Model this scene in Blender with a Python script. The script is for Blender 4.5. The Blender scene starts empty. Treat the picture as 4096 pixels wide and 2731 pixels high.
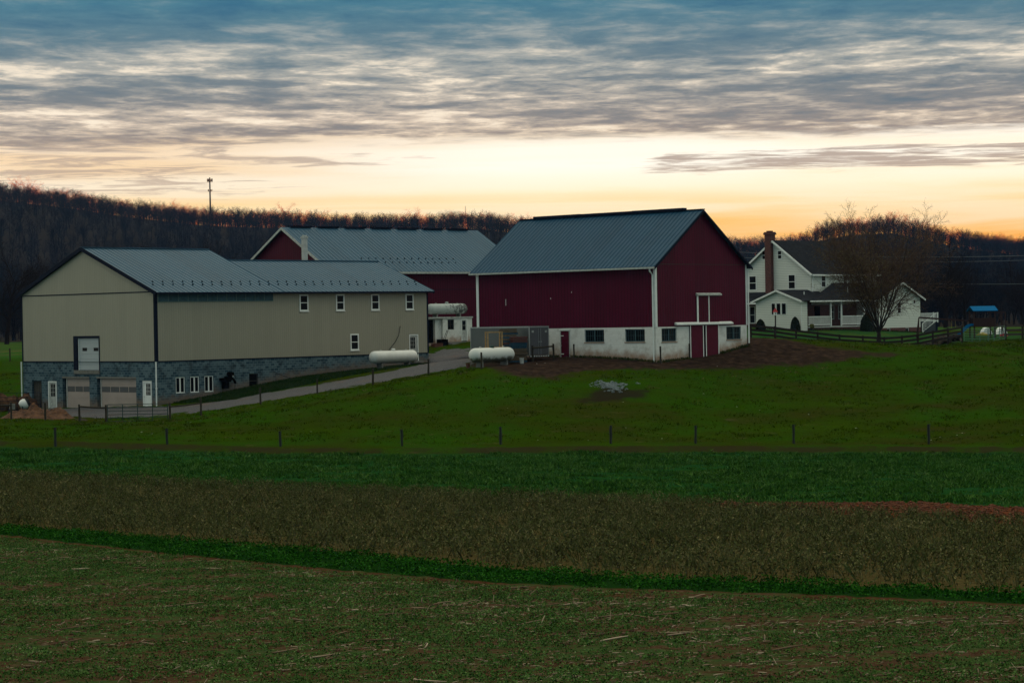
import bpy, math, random
import numpy as np
from mathutils import Vector, Matrix
R = math.radians
random.seed(7); rng = np.random.default_rng(7)
scn = bpy.context.scene
COL = scn.collection

# ------------------------------------------------------------------ helpers
def tag(o, label=None, cat=None, group=None, kind=None):
    if label: o['label'] = label
    if cat: o['category'] = cat
    if group: o['group'] = group
    if kind: o['kind'] = kind
    return o

def empty(name, loc, rz=0, label=None, cat=None, group=None):
    o = bpy.data.objects.new(name, None); COL.objects.link(o)
    o.location = loc; o.rotation_euler = (0, 0, rz); o.empty_display_size = .3
    return tag(o, label, cat, group)

def copy_tree(o, parent=None):
    c = o.copy(); COL.objects.link(c); c.parent = parent
    for ch in list(o.children): copy_tree(ch, c)
    return c

class MB:
    """collects faces and links them as ONE mesh object, with metric UVs"""
    def __init__(s): s.v = []; s.f = []
    def poly(s, pts):
        n = len(s.v); s.v += [tuple(p) for p in pts]; s.f.append(tuple(range(n, n+len(pts))))
    def box(s, a0, a1, b0, b1, z0, z1):
        if a0 > a1: a0, a1 = a1, a0
        if b0 > b1: b0, b1 = b1, b0
        if z0 > z1: z0, z1 = z1, z0
        n = len(s.v)
        s.v += [(a0,b0,z0),(a1,b0,z0),(a1,b1,z0),(a0,b1,z0),(a0,b0,z1),(a1,b0,z1),(a1,b1,z1),(a0,b1,z1)]
        s.f += [tuple(n+i for i in q) for q in ((0,3,2,1),(4,5,6,7),(0,1,5,4),(1,2,6,5),(2,3,7,6),(3,0,4,7))]
    def prism(s, poly, vec):
        """poly: list of 3d points, extruded by vec"""
        n = len(s.v); k = len(poly); vec = Vector(vec)
        s.v += [tuple(p) for p in poly] + [tuple(Vector(p)+vec) for p in poly]
        s.f.append(tuple(n+i for i in range(k))[::-1]); s.f.append(tuple(n+k+i for i in range(k)))
        for i in range(k):
            j = (i+1) % k; s.f.append((n+i, n+j, n+k+j, n+k+i))
    def bar(s, p, q, w, h=None, up=(0,0,1)):
        h = h or w; p = Vector(p); q = Vector(q); d = (q-p)
        if d.length < 1e-6: return
        d.normalize(); u = Vector(up)
        x = d.cross(u)
        if x.length < 1e-3: x = d.cross(Vector((1,0,0)))
        x.normalize(); y = x.cross(d)
        x *= w/2; y *= h/2
        s.prism([p-x-y, p+x-y, p+x+y, p-x+y], q-p)
    def tube(s, pts, rad, n=8, cap=True):
        pts = [Vector(p) for p in pts]
        if not hasattr(rad, '__len__'): rad = [rad]*len(pts)
        base = len(s.v); pd = None; x = None
        for i, p in enumerate(pts):
            d = (pts[min(i+1, len(pts)-1)] - pts[max(i-1, 0)])
            if d.length < 1e-9: d = Vector((0,0,1))
            d.normalize()
            if x is None:
                x = d.cross(Vector((0,0,1)))
                if x.length < .1: x = d.cross(Vector((1,0,0)))
            x = (x - d*x.dot(d)).normalized(); y = d.cross(x)
            for k in range(n):
                t = 2*math.pi*k/n
                s.v.append(tuple(p + (x*math.cos(t)+y*math.sin(t))*rad[i]))
        for i in range(len(pts)-1):
            for k in range(n):
                a = base+i*n+k; b = base+i*n+(k+1) % n
                s.f.append((a, b, b+n, a+n))
        if cap:
            s.f.append(tuple(base+k for k in range(n))[::-1])
            m = base+(len(pts)-1)*n; s.f.append(tuple(m+k for k in range(n)))
    def lathe(s, prof, n=24, org=(0,0,0), axis='z'):
        base = len(s.v); k = len(prof)
        for r, h in prof:
            for i in range(n):
                t = 2*math.pi*i/n; c, q = r*math.cos(t), r*math.sin(t)
                p = (c, q, h) if axis == 'z' else ((h, c, q) if axis == 'x' else (c, h, q))
                s.v.append((p[0]+org[0], p[1]+org[1], p[2]+org[2]))
        for j in range(k-1):
            for i in range(n):
                a = base+j*n+i; b = base+j*n+(i+1) % n
                s.f.append((a, b, b+n, a+n))
        s.f.append(tuple(base+i for i in range(n))[::-1]); s.f.append(tuple(base+(k-1)*n+i for i in range(n)))
    def blob(s, c, r, seed=0, rough=.15, n=10, m=14):
        c = Vector(c); base = len(s.v); rr = random.Random(seed)
        ph = [(rr.uniform(1,4), rr.uniform(0,6), rr.uniform(1,4), rr.uniform(0,6)) for _ in range(4)]
        for j in range(n+1):
            th = math.pi*j/n
            for i in range(m):
                f = 2*math.pi*i/m
                k = 1+rough*sum(math.sin(round(a)*f+b)*math.sin(c_*th+d) for a, b, c_, d in ph)/2
                s.v.append((c.x+r[0]*k*math.sin(th)*math.cos(f), c.y+r[1]*k*math.sin(th)*math.sin(f), c.z+r[2]*k*math.cos(th)))
        for j in range(n):
            for i in range(m):
                a = base+j*m+i; b = base+j*m+(i+1) % m
                s.f.append((a, a+m, b+m, b))
    def build(s, name, mat, parent=None, z0=None, smooth=False, uv=True):
        me = bpy.data.meshes.new(name)
        v = s.v
        if z0 is None and parent is not None and parent.get('zabs'): z0 = parent['zabs']
        if z0: v = [(p[0], p[1], p[2]-z0) for p in v]
        me.from_pydata(v, [], s.f); me.validate()
        if uv:
            ul = me.uv_layers.new(name='UVMap')
            for p in me.polygons:
                nx, ny, nz = p.normal
                ax, ay, az = abs(nx), abs(ny), abs(nz)
                for li in p.loop_indices:
                    q = me.vertices[me.loops[li].vertex_index].co
                    if az > .95: c = (q[0], q[1])
                    elif ax >= ay: c = (q[1], q[2]+(z0 or 0)) if az < .25 else (q[1], math.hypot(q[0], q[2]))
                    else: c = (q[0], q[2]+(z0 or 0)) if az < .25 else (q[0], q[1]*1.1)
                    ul.data[li].uv = c
        if mat: me.materials.append(mat)
        if smooth: me.shade_smooth()
        o = bpy.data.objects.new(name, me); COL.objects.link(o)
        if parent: o.parent = parent
        return o

def np_mesh(name, V, F, mat, smooth=False):
    """V (n,3), F (m,k) all faces with k corners"""
    me = bpy.data.meshes.new(name); n, m, k = len(V), len(F), F.shape[1]
    me.vertices.add(n); me.vertices.foreach_set('co', np.ascontiguousarray(V, dtype=np.float32).ravel())
    me.loops.add(m*k); me.loops.foreach_set('vertex_index', np.ascontiguousarray(F, dtype=np.int32).ravel())
    me.polygons.add(m); me.polygons.foreach_set('loop_start', np.arange(0, m*k, k, dtype=np.int32))
    me.polygons.foreach_set('loop_total', np.full(m, k, dtype=np.int32))
    me.update(calc_edges=True)
    if mat: me.materials.append(mat)
    if smooth: me.shade_smooth()
    o = bpy.data.objects.new(name, me); COL.objects.link(o); return o

# ------------------------------------------------------------------ shader DSL
class NT:
    def __init__(s, tree): s.t = tree; s.n = tree.nodes; s.l = tree.links
    def new(s, typ, **kw):
        n = s.n.new(typ)
        for k, v in kw.items(): setattr(n, k, v)
        return n
    def set(s, sock, v):
        if v is None: return
        if isinstance(v, bpy.types.NodeSocket): s.l.new(v, sock)
        elif isinstance(v, bpy.types.Node): s.l.new(v.outputs[0], sock)
        elif isinstance(v, (tuple, list)) and sock.type == 'RGBA' and len(v) == 3: sock.default_value = (*v, 1)
        else: sock.default_value = v
    def math(s, op, a, b=None, c=None, clamp=False):
        n = s.new('ShaderNodeMath', operation=op, use_clamp=clamp)
        for i, v in enumerate((a, b, c)):
            if v is not None: s.set(n.inputs[i], v)
        return n.outputs[0]
    def noise(s, vec, scale, detail=4, rough=.55, dist=0, dim='3D'):
        n = s.new('ShaderNodeTexNoise', noise_dimensions=dim)
        if vec is not None: s.set(n.inputs['Vector'], vec)
        s.set(n.inputs['Scale'], scale); s.set(n.inputs['Detail'], detail); s.set(n.inputs['Roughness'], rough); s.set(n.inputs['Distortion'], dist)
        return n.outputs[0]
    def ramp(s, fac, stops, mode='LINEAR'):
        n = s.new('ShaderNodeValToRGB'); cr = n.color_ramp; cr.interpolation = mode
        while len(cr.elements) > 1: cr.elements.remove(cr.elements[-1])
        cr.elements[0].position = stops[0][0]
        for p, c in stops[1:]: cr.elements.new(p)
        for e, (p, c) in zip(cr.elements, stops):
            e.position = p; e.color = (*c, 1) if not isinstance(c, (int, float)) else (c, c, c, 1)
        s.set(n.inputs[0], fac); return n.outputs[0]
    def mix(s, fac, a, b, mode='MIX'):
        n = s.new('ShaderNodeMix', data_type='RGBA', blend_type=mode)
        s.set(n.inputs[0], fac); s.set(n.inputs[6], a); s.set(n.inputs[7], b); return n.outputs[2]
    def step(s, x, lo, hi):
        n = s.new('ShaderNodeMapRange', interpolation_type='SMOOTHSTEP')
        s.set(n.inputs[0], x); s.set(n.inputs[1], lo); s.set(n.inputs[2], hi); return n.outputs[0]
    def vmap(s, vec, scale=(1,1,1), loc=(0,0,0), rot=(0,0,0)):
        n = s.new('ShaderNodeMapping'); s.set(n.inputs[0], vec); n.inputs['Scale'].default_value = scale
        n.inputs['Location'].default_value = loc; n.inputs['Rotation'].default_value = rot; return n.outputs[0]
    def attr(s, name): return s.new('ShaderNodeAttribute', attribute_name=name).outputs['Fac']

def mat(name, rough=.7, spec=.3, metal=0):
    m = bpy.data.materials.new(name); m.use_nodes = True
    b = m.node_tree.nodes['Principled BSDF']; b.inputs['Roughness'].default_value = rough
    b.inputs['Specular IOR Level'].default_value = spec; b.inputs['Metallic'].default_value = metal
    t = NT(m.node_tree); t.b = b; t.m = m
    t.obj = None
    tc = t.new('ShaderNodeTexCoord'); t.o = tc.outputs['Object']; t.uv = tc.outputs['UV']
    return t

def bump(t, h, strength=.3, dist=.02):
    n = t.new('ShaderNodeBump'); t.set(n.inputs['Height'], h); n.inputs['Strength'].default_value = strength; n.inputs['Distance'].default_value = dist
    t.l.new(n.outputs[0], t.b.inputs['Normal'])

def simple(name, col, rough=.6, var=.25, scale=3., spec=.3, metal=0, dirt=None, bumpy=0):
    t = mat(name, rough, spec, metal)
    n = t.noise(t.o, scale, 6, .6)
    dark = tuple(c*(1-var) for c in col); light = tuple(min(1, c*(1+var*.6)) for c in col)
    c = t.ramp(n, [(.3, dark), (.7, light)])
    if dirt:
        n2 = t.noise(t.o, scale*.45, 5, .65)
        c = t.mix(t.step(n2, .55, .75), c, dirt)
    t.set(t.b.inputs['Base Color'], c)
    if bumpy: bump(t, t.noise(t.o, scale*6, 4), bumpy, .02)
    return t.m

# siding: vertical ribbed metal, UV in metres
def siding(name, col, pitch=.23, var=.08, rough=.45, streak=None, hor=False, ribdark=.8, spec=.3):
    t = mat(name, rough, spec)
    sep = t.new('ShaderNodeSeparateXYZ'); t.set(sep.inputs[0], t.uv)
    u = sep.outputs[1 if hor else 0]
    fr = t.math('FRACT', t.math('DIVIDE', u, pitch))
    rib = t.step(t.math('ABSOLUTE', t.math('SUBTRACT', fr, .5)), .32, .5)
    cell = t.math('FLOOR', t.math('DIVIDE', u, pitch*4))
    wn = t.new('ShaderNodeTexWhiteNoise', noise_dimensions='1D'); t.set(wn.inputs['W'], cell)
    n = t.noise(t.vmap(t.uv, (1.2, .25, 1) if not hor else (.25, 1.2, 1)), 2, 5, .6)
    f = t.math('ADD', t.math('MULTIPLY', n, .75), t.math('MULTIPLY', wn.outputs[0], .25))
    c = t.ramp(f, [(.2, tuple(x*(1-var*1.6) for x in col)), (.75, tuple(x*(1+var) for x in col))])
    c = t.mix(rib, c, tuple(x*ribdark for x in col))
    if streak:
        st = t.noise(t.vmap(t.uv, (6, .12, 1)), 3, 5, .7)
        c = t.mix(t.math('MULTIPLY', t.step(st, .56, .72), .35), c, streak)
    t.set(t.b.inputs['Base Color'], c); bump(t, rib, .5, .02)
    return t.m

def blocks(name, c1, c2, mortar, stain=None, soil=None, soil_z=None, vary=.5, mort=.012):
    t = mat(name, .95, .05)
    br = t.new('ShaderNodeTexBrick'); t.set(br.inputs['Vector'], t.uv)
    br.inputs['Scale'].default_value = 1.; br.inputs['Brick Width'].default_value = .406; br.inputs['Row Height'].default_value = .203
    br.inputs['Mortar Size'].default_value = mort; br.inputs['Mortar Smooth'].default_value = .3; br.inputs['Bias'].default_value = -.1
    t.set(br.inputs['Color1'], c1); t.set(br.inputs['Color2'], c2); t.set(br.inputs['Mortar'], mortar)
    n = t.noise(t.uv, 1.1, 6, .65)
    c = br.outputs[0]
    if stain: c = t.mix(t.math('MULTIPLY', t.step(n, .5, .68), vary), c, stain)
    n3 = t.noise(t.uv, 14, 5, .6)
    c = t.mix(t.math('MULTIPLY', n3, .35), c, t.mix(1, c, (.45, .45, .45), 'MULTIPLY'))
    if soil:
        sep = t.new('ShaderNodeSeparateXYZ'); t.set(sep.inputs[0], t.uv)
        at = t.attr('soil')
        nn = t.noise(t.uv, 1.6, 6, .7)
        h = t.math('ADD', at, t.math('MULTIPLY', t.math('SUBTRACT', nn, .5), 1.5))
        c = t.mix(t.math('MULTIPLY', t.step(h, .95, .0), .85), c, soil)
    t.set(t.b.inputs['Base Color'], c); bump(t, br.outputs[1], .4, -.01)
    return t.m

# ------------------------------------------------------------------ terrain
PTS = [(-10.0, 20.0, -5.0), (-5.0, 20.0, -5.0), (0.0, 20.0, -5.0), (5.0, 20.0, -5.0), (10.0, 20.0, -5.0), (-17.5, 35.0, -5.65), (-8.8, 35.0, -5.65), (0.0, 35.0, -5.65), (8.8, 35.0, -5.65), (17.5, 35.0, -5.65), (-23.5, 47.0, -6.1), (-11.8, 47.0, -6.1), (0.0, 47.0, -6.1), (11.8, 47.0, -6.1), (23.5, 47.0, -6.1), (-29.0, 58.0, -6.47), (-14.5, 58.0, -6.47), (0.0, 58.0, -6.47), (14.5, 58.0, -6.47), (29.0, 58.0, -6.47), (-37.5, 75.0, -7.0), (-18.8, 75.0, -7.0), (0.0, 75.0, -7.0), (18.8, 75.0, -7.0), (37.5, 75.0, -7.0), (-46.0, 92.0, -7.38), (-23.0, 92.0, -7.38), (0.0, 92.0, -7.38), (23.0, 92.0, -7.38), (46.0, 92.0, -7.38), (-55.0, 110.0, -7.0), (-27.5, 110.0, -7.3), (0.0, 110.0, -7.6), (27.5, 110.0, -7.9), (55.0, 110.0, -8.2), (-63.0, 126.0, -7.14), (-31.5, 126.0, -7.44), (0.0, 126.0, -7.74), (31.5, 126.0, -8.04), (63.0, 126.0, -8.34), (-27.5, 135.0, -7.17), (-20.8, 135.0, -7.44), (-14.0, 135.0, -7.67), (-6.7, 135.0, -7.6), (-0.8, 135.0, -7.6), (5.8, 135.0, -7.7), (10.9, 135.0, -7.78), (16.8, 135.0, -7.83), (24.9, 135.0, -7.94), (-36.8, 165.0, -6.62), (-34.3, 165.0, -6.71), (-31.8, 165.0, -6.88), (-29.9, 165.0, -7.03), (-25.0, 165.0, -6.97), (-22.9, 165.0, -6.64), (-18.7, 166.5, -5.92), (-14.6, 168.0, -5.29), (-10.5, 169.0, -4.73), (-6.3, 170.0, -4.11), (-2.2, 162.0, -3.33), (-28.0, 176.5, -6.25), (-34.5, 182.7, -6.55), (-41.1, 188.8, -6.7), (-25.6, 179.0, -5.92), (-22.9, 181.9, -5.45), (-18.6, 186.5, -4.62), (-12.6, 192.8, -4.12), (-7.4, 198.3, -3.8), (-13.9, 204.5, -3.4), (-30.8, 199.8, -4.8), (-24.2, 193.6, -4.8), (-20.5, 210.7, -3.0), (10.7, 166.7, -3.25), (13.2, 169.4, -3.16), (16.3, 172.8, -3.0), (17.6, 174.1, -2.5), (18.3, 174.9, -2.0), (7.7, 169.4, -3.15), (4.6, 172.4, -3.0), (1.9, 174.9, -2.95), (-2.5, 179.0, -2.9), (10.9, 181.6, -2.0), (0.9, 182.6, -2.8), (6.7, 155.0, -4.98), (26.1, 207.0, -2.81), (28.1, 207.0, -3.08), (32.3, 207.0, -3.51), (34.3, 207.0, -3.66), (37.3, 207.0, -3.42), (40.2, 207.0, -2.95), (41.6, 207.0, -2.74), (47.6, 212.0, -2.78), (37.5, 165.0, -4.75), (22.9, 165.0, -4.85), (31.6, 237.0, -1.51), (44.6, 247.0, -2.27), (48.1, 262.0, -2.09), (-6.5, 213.0, -2.24), (-3.8, 216.0, -1.91), (-53.4, 228.0, -3.34), (-50.9, 228.0, -3.38), (-66.9, 300.0, -2.22), (-78.3, 300.0, -2.02), (82.3, 368.0, -2.71), (59.4, 368.0, -2.3), (100.3, 368.0, -3.03), (-1.7, 330.0, -1.7), (-38.4, 330.0, -1.78), (-90.0, 200.0, -6.0), (100.0, 200.0, -3.5), (-110.0, 300.0, -2.5), (-90.0, 150.0, -7.4), (90.0, 140.0, -8.2), (0.0, 5.0, -4.0)]
PTS = np.array(PTS + [(0,0,-1.8),(-25,0,-1.8),(25,0,-1.8),(0,-40,-1.6),(-60,-20,-2),(60,-20,-2),(-160,60,-7),(160,60,-7),(170,200,-3),(-170,200,-5)])
TS = 60.
def _k(r2): return np.where(r2 > 0, .5*r2*np.log(np.maximum(r2, 1e-12)), 0)
_X = PTS[:, :2]/TS; _n = len(PTS)
_K = _k(((_X[:, None]-_X[None])**2).sum(-1)) + np.eye(_n)*8e-3
_Q = np.c_[np.ones(_n), _X]
_sol = np.linalg.solve(np.block([[_K, _Q], [_Q.T, np.zeros((3, 3))]]), np.r_[PTS[:, 2], 0, 0, 0])
def near_h(x, y):
    x = x/TS; y = y/TS; out = np.empty_like(x)
    for i in range(0, len(x), 20000):
        a, b = x[i:i+20000], y[i:i+20000]
        K = _k((a[:, None]-_X[:, 0])**2+(b[:, None]-_X[:, 1])**2)
        out[i:i+20000] = K@_sol[:-3]+_sol[-3]+_sol[-2]*a+_sol[-1]*b
    return out
SKX = [-900,-455,-389,-339,-296,-253,-200,-160,-106,-50,-35,-15,8.5,60,110,153,185,195,205,227,255,277,301,342,410,900]
SKZ = [112,111,101,95.6,90.5,83.3,76.6,74.4,70.6,69.8,72.5,71.2,67.6,59.5,52.8,50.9,50.3,52.7,59.5,63.2,64.1,59.4,53.7,48.1,43.1,40]
TREE_H = 12.5
def sstep(t): t = np.clip(t, 0, 1); return t*t*(3-2*t)
def height(x, y):
    x = np.atleast_1d(np.asarray(x, float)); y = np.atleast_1d(np.asarray(y, float)); x, y = np.broadcast_arrays(x, y)
    shp = x.shape; x = x.ravel(); y = y.ravel()
    w = sstep((y-340)/90)
    nh = near_h(x, np.minimum(y, 440)) if (w < 1).any() else 0
    nh = np.clip(nh, -12, 3)
    z = nh*(1-w) + -2.8*w
    H = np.interp(x*1500/np.clip(y, 700, 1500), SKX, SKZ)-TREE_H+2.8
    up = sstep((y-560)/940)**1.25*.95+.05*np.clip((y-560)/940, 0, 1)
    und = 2.5*np.sin(x/47+1)*np.sin(y/83)*sstep((y-560)/300)*sstep((1460-y)/200)
    z = z + np.where(y < 1500, H*up, H*(1-.25*np.clip((y-1500)/1500, 0, 1))) + und
    return z.reshape(shp)
def h1(x, y): return float(height(x, y)[0])

B1 = [(-60,118),(-21.33,81.25),(-17.54,76.5),(-12.76,69.75),(-8.79,64.25),(-4.3,58.25),(-.39,53.75),(1.86,52),(4.88,50.25),(6.72,49),(10.44,46.25),(11.68,45),(40,22)]
B2 = [(-60,121),(-22.25,84.75),(-18.68,81.5),(-12.11,74.25),(-4.79,65),(-.42,58.75),(2.94,54.9),(7.17,52.25),(11.06,49),(12.46,48),(40,27)]
B3 = [(-90,151.7),(-31.44,116.7),(-26.7,113.45),(-17.21,106.7),(-8.72,100.2),(-0.64,93.95),(6.48,87.7),(9,83.5),(12.25,78.95),(15.18,75.2),(16.86,71.2),(18.59,68.2),(45,36.7)]
B3S = [(-90,151.7),(-0.64,93.95),(6.48,87.7),(8.22,88),(9.02,87),(12.89,86.5),(15.59,85.5),(18.45,81.5),(20.62,79.25),(45,55)]
B4 = [(-120,150),(-36.06,137.75),(-30.9,135.25),(-23.3,134.2),(-17.7,133.6),(-11.09,131.8),(-4.55,130),(.64,130),(6.44,130.5),(13.69,130.2),(20.75,129.25),(28.74,126.75),(32.7,125.5),(100,110)]
def bnd(x, L): return np.interp(x, [p[0] for p in L], [p[1] for p in L])
def polydist(x, y, P):
    """signed distance: positive inside polygon P"""
    P = np.array(P, float); d = np.full(x.shape, 1e9); ins = np.zeros(x.shape, bool)
    for i in range(len(P)):
        a, b = P[i], P[(i+1) % len(P)]; ab = b-a
        t = np.clip(((x-a[0])*ab[0]+(y-a[1])*ab[1])/(ab@ab), 0, 1)
        d = np.minimum(d, np.hypot(x-a[0]-t*ab[0], y-a[1]-t*ab[1]))
        if a[1] != b[1]:
            c = ((a[1] > y) != (b[1] > y)) & (x < (b[0]-a[0])*(y-a[1])/(b[1]-a[1])+a[0]); ins ^= c
    return np.where(ins, d, -d)
MUD = [(-2.5,166),(-.8,160),(.6,158),(2.8,157.8),(4.6,160.5),(6.5,162.2),(12,164),(15.6,165.5),(19.6,168.3),(22,168.6),(24.6,170.6),(26.5,172.2),(29.5,173.6),(29.8,174.6),(29.3,174.9),(26.3,175.2),(23.4,177),(21.5,182),(19.5,190),(16,186),(10,172),(2,177),(-3,178),(-3.4,172)]
LAWN = [(19.5,192),(21.5,206),(25,206.5),(34,206.5),(41.5,207),(60,215),(60,250),(20,250)]
YARD = [(-28.5,168.3),(-25.3,168.4),(-21.5,168.4),(-17.8,169),(-13.9,169.8),(-10.1,170.4),(-6.4,171.2),(-3.2,172.6),(-3.0,178),(-2.9,196),(-3.4,208.5),(-6.2,209),(-8.2,206),(-7.2,199.5),(-6.6,192),(-8.2,181),(-11.7,178.4),(-15.6,177.2),(-19.1,176.6),(-22.2,174.3),(-25.8,173.9),(-27.6,175.5),(-37.8,185.5),(-40,186),(-38,181),(-35.6,173),(-33.6,169.6),(-31,168.4)]

def grid(ys, hw, n):
    s = np.linspace(-1, 1, n); X = s[None]*hw[:, None]; Y = np.repeat(ys[:, None], n, 1)
    Z = height(X, Y); V = np.stack([X.ravel(), Y.ravel(), Z.ravel()], 1)
    m = len(ys); i = np.arange(m-1)[:, None]*n+np.arange(n-1)[None]; i = i.ravel()
    return V, np.stack([i, i+1, i+n+1, i+n], 1)
ys = np.concatenate([np.linspace(-60, 16, 20), np.arange(18, 150, .75), np.arange(150, 215, .6), np.arange(215, 270, 1.2), 270*1.018**np.arange(0, 135)])
hw = 28+.52*np.abs(ys)
V, F = grid(ys, hw, 330)
x_, y_ = V[:, 0], V[:, 1]
# small real relief: clods and tussocks
rel = rng.normal(0, 1, len(V))
V[:, 2] += rel*np.where(y_ < 130, .012, np.where(y_ < 230, .018, 0.0))
# little bank at the edge of the pasture
V[:, 2] += .34*np.clip((y_-bnd(x_, B4))/.8, 0, 1)*np.clip(1-(y_-bnd(x_, B4)-.8)/6, 0, 1)*(y_ < 200)

gm = mat('ground', 1., .0)
t = gm
wp = t.new('ShaderNodeNewGeometry').outputs['Position']
nA = t.noise(wp, .9, 6, .65); nB = t.noise(wp, 5, 5, .6); nC = t.noise(wp, .12, 5, .6); nD = t.noise(wp, 24, 4, .7)
def edge(a, w, amp):
    nn = t.math('MULTIPLY', t.math('SUBTRACT', t.noise(wp, .8, 5, .65), .5), amp)
    return t.step(t.math('ADD', t.attr(a), nn), -w, w)
# stubble with young weeds: red soil / green
fg_soil = t.ramp(nB, [(.3, (.030,.014,.008)), (.6, (.065,.034,.019)), (.8, (.11,.07,.042))])
fg_green = t.ramp(nD, [(.3, (.018,.036,.010)), (.7, (.045,.080,.024))])
fgn = t.noise(t.vmap(wp, (.7, 1.3, 1)), 1.3, 7, .68)
foreground = t.mix(t.step(fgn, .41, .62), fg_soil, fg_green)
straw = t.noise(t.vmap(wp, (1.5, 9, 1)), 4, 4, .6)
foreground = t.mix(t.math('MULTIPLY', t.step(straw, .54, .68), t.math('ADD', .35, t.math('MULTIPLY', t.step(fgn, .58, .42), .5))), foreground, (.17,.125,.08))
weeds = t.ramp(nD, [(.3, (.003,.016,.003)), (.7, (.012,.042,.007))])
brown = t.ramp(nB, [(.3, (.035,.028,.010)), (.7, (.09,.07,.028))])
soil = t.ramp(nB, [(.3, (.05,.014,.006)), (.65, (.14,.045,.02)), (.8, (.19,.07,.035))])
wheat = t.ramp(t.math('ADD', t.math('MULTIPLY', nB, .5), t.math('MULTIPLY', nA, .5)), [(.35, (.006,.030,.006)), (.6, (.012,.055,.012)), (.8, (.028,.075,.02))])
g1 = t.ramp(t.noise(t.vmap(wp, (.11, .22, .3)), 1, 8, .68), [(.28, (.034,.026,.007)), (.38, (.030,.034,.004)), (.50, (.022,.040,.0012)), (.66, (.026,.054,.0010))])
g1 = t.mix(t.math('MULTIPLY', t.step(nC, .45, .62), .6), g1, (.016,.062,.002))
g1 = t.mix(t.step(t.noise(wp, 14, 4, .7), .38, .62), t.mix(1, g1, (.55,.60,.5), 'MULTIPLY'), t.mix(1, g1, (1.25,1.2,1.2), 'MULTIPLY'))
g1 = t.mix(t.math('MULTIPLY', t.step(t.noise(t.vmap(wp, (.5, .9, 1)), .8, 7, .72), .54, .70), .4), g1, (.040,.032,.012))
bare = t.noise(t.vmap(wp, (.5, 1.1, 1)), .9, 6, .7)
g1 = t.mix(t.math('MULTIPLY', t.step(bare, .60, .70), .8), g1, (.075,.055,.032))
mud = t.ramp(t.noise(wp, 1.6, 8, .72), [(.32, (.010,.007,.006)), (.5, (.028,.018,.013)), (.72, (.062,.038,.027))])
lawn = t.ramp(nB, [(.3, (.012,.04,.012)), (.7, (.022,.07,.017))])
lawn = t.mix(t.step(t.noise(wp, .35, 4, .6), .5, .6), lawn, (.035,.065,.015))
field = t.ramp(t.noise(t.vmap(wp, (.02, .2, 1)), 1, 4), [(.35, (.05,.062,.02)), (.5, (.02,.07,.01)), (.65, (.06,.07,.022))])
floor = t.ramp(nB, [(.3, (.012,.010,.008)), (.7, (.03,.024,.018))])
c = t.mix(edge('m_mud', .7, 4.2), g1, mud)
c = t.mix(edge('m_lawn', .4, .6), c, lawn)
c = t.mix(edge('m_far', 3, 2), c, field)
c = t.mix(edge('m_wood', 5, 8), c, floor)
c = t.mix(t.math('MULTIPLY', edge('m_dark', .5, 3.4), .85), c, (.018,.012,.010))
c = t.mix(edge('m_b4', .25, .9), wheat, c)
lip = t.math('MULTIPLY', t.math('MULTIPLY', t.step(t.math('ABSOLUTE', t.math('SUBTRACT', t.attr('m_b4'), t.math('MULTIPLY', nA, 1.4))), 1.1, .3), t.step(t.noise(wp, .33, 5, .7), .40, .56)), .85)
c = t.mix(lip, c, (.026,.020,.010))
c = t.mix(edge('m_b3s', .15, .5), soil, c)
c = t.mix(edge('m_b3', .15, .6), brown, c)
c = t.mix(edge('m_b2', .15, .6), weeds, c)
c = t.mix(edge('m_b1a', .12, .5), t.mix(t.math('MULTIPLY', t.step(nA, .62, .40), .7), foreground, t.mix(1, soil, (.55,.6,.7), 'MULTIPLY')), c)
c = t.mix(edge('m_b1', .3, .5), foreground, c)
t.set(t.b.inputs['Base Color'], c); bump(t, t.math('ADD', nB, t.math('MULTIPLY', nD, .5)), .6, .06)
ground = np_mesh('ground', V, F, gm.m, smooth=True); tag(ground, kind='structure')
MUD_ = MUD
att = dict(m_b1=y_-bnd(x_, B1)+1.6, m_b1a=y_-bnd(x_, B1)-.55, m_b2=y_-bnd(x_, B2), m_b3=y_-bnd(x_, B3), m_b3s=y_-bnd(x_, B3S), m_b4=y_-bnd(x_, B4),
           m_mud=polydist(x_, y_, MUD), m_lawn=polydist(x_, y_, LAWN), m_far=np.where(x_ < 0, y_-232, y_-262),
           m_wood=y_-np.where(x_ < 30, 322., 372.), m_dark=polydist(x_, y_, [(4.0,150.0),(5.6,153.8),(6.5,155.6),(9.0,155.4),(9.3,153.6),(7.8,152.4),(6.2,151.2)]))
for k, v in att.items():
    a = ground.data.attributes.new(k, 'FLOAT', 'POINT'); a.data.foreach_set('value', np.clip(v, -20, 20).astype(np.float32))

# gravel driveway sheet on the ground
def sheet(name, P, step, dz, m):
    P_ = np.array(P); x0, y0 = P_.min(0)-.5; x1, y1 = P_.max(0)+.5
    xs = np.arange(x0, x1, step); yy = np.arange(y0, y1, step)
    X, Y = np.meshgrid(xs, yy); d = polydist(X.ravel(), Y.ravel(), P)
    Z = height(X, Y).ravel()+dz-np.clip(-d, 0, 1)*.35-np.where(np.abs(d) < .9, np.abs(rng.normal(0, .07, d.shape)), 0); n = len(xs)
    V = np.stack([X.ravel(), Y.ravel(), Z], 1)
    i = (np.arange(len(yy)-1)[:, None]*n+np.arange(n-1)[None]).ravel(); F = np.stack([i, i+1, i+n+1, i+n], 1)
    F = F[(d[F] > -.55).all(1)]
    used = np.unique(F); rm = np.zeros(len(V), int); rm[used] = np.arange(len(used))
    return np_mesh(name, V[used], rm[F], m, smooth=True)
t = mat('gravel', .95, .1); wp = t.new('ShaderNodeNewGeometry').outputs['Position']
n1 = t.noise(wp, .35, 5, .6); n2 = t.noise(wp, 9, 5, .75)
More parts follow.
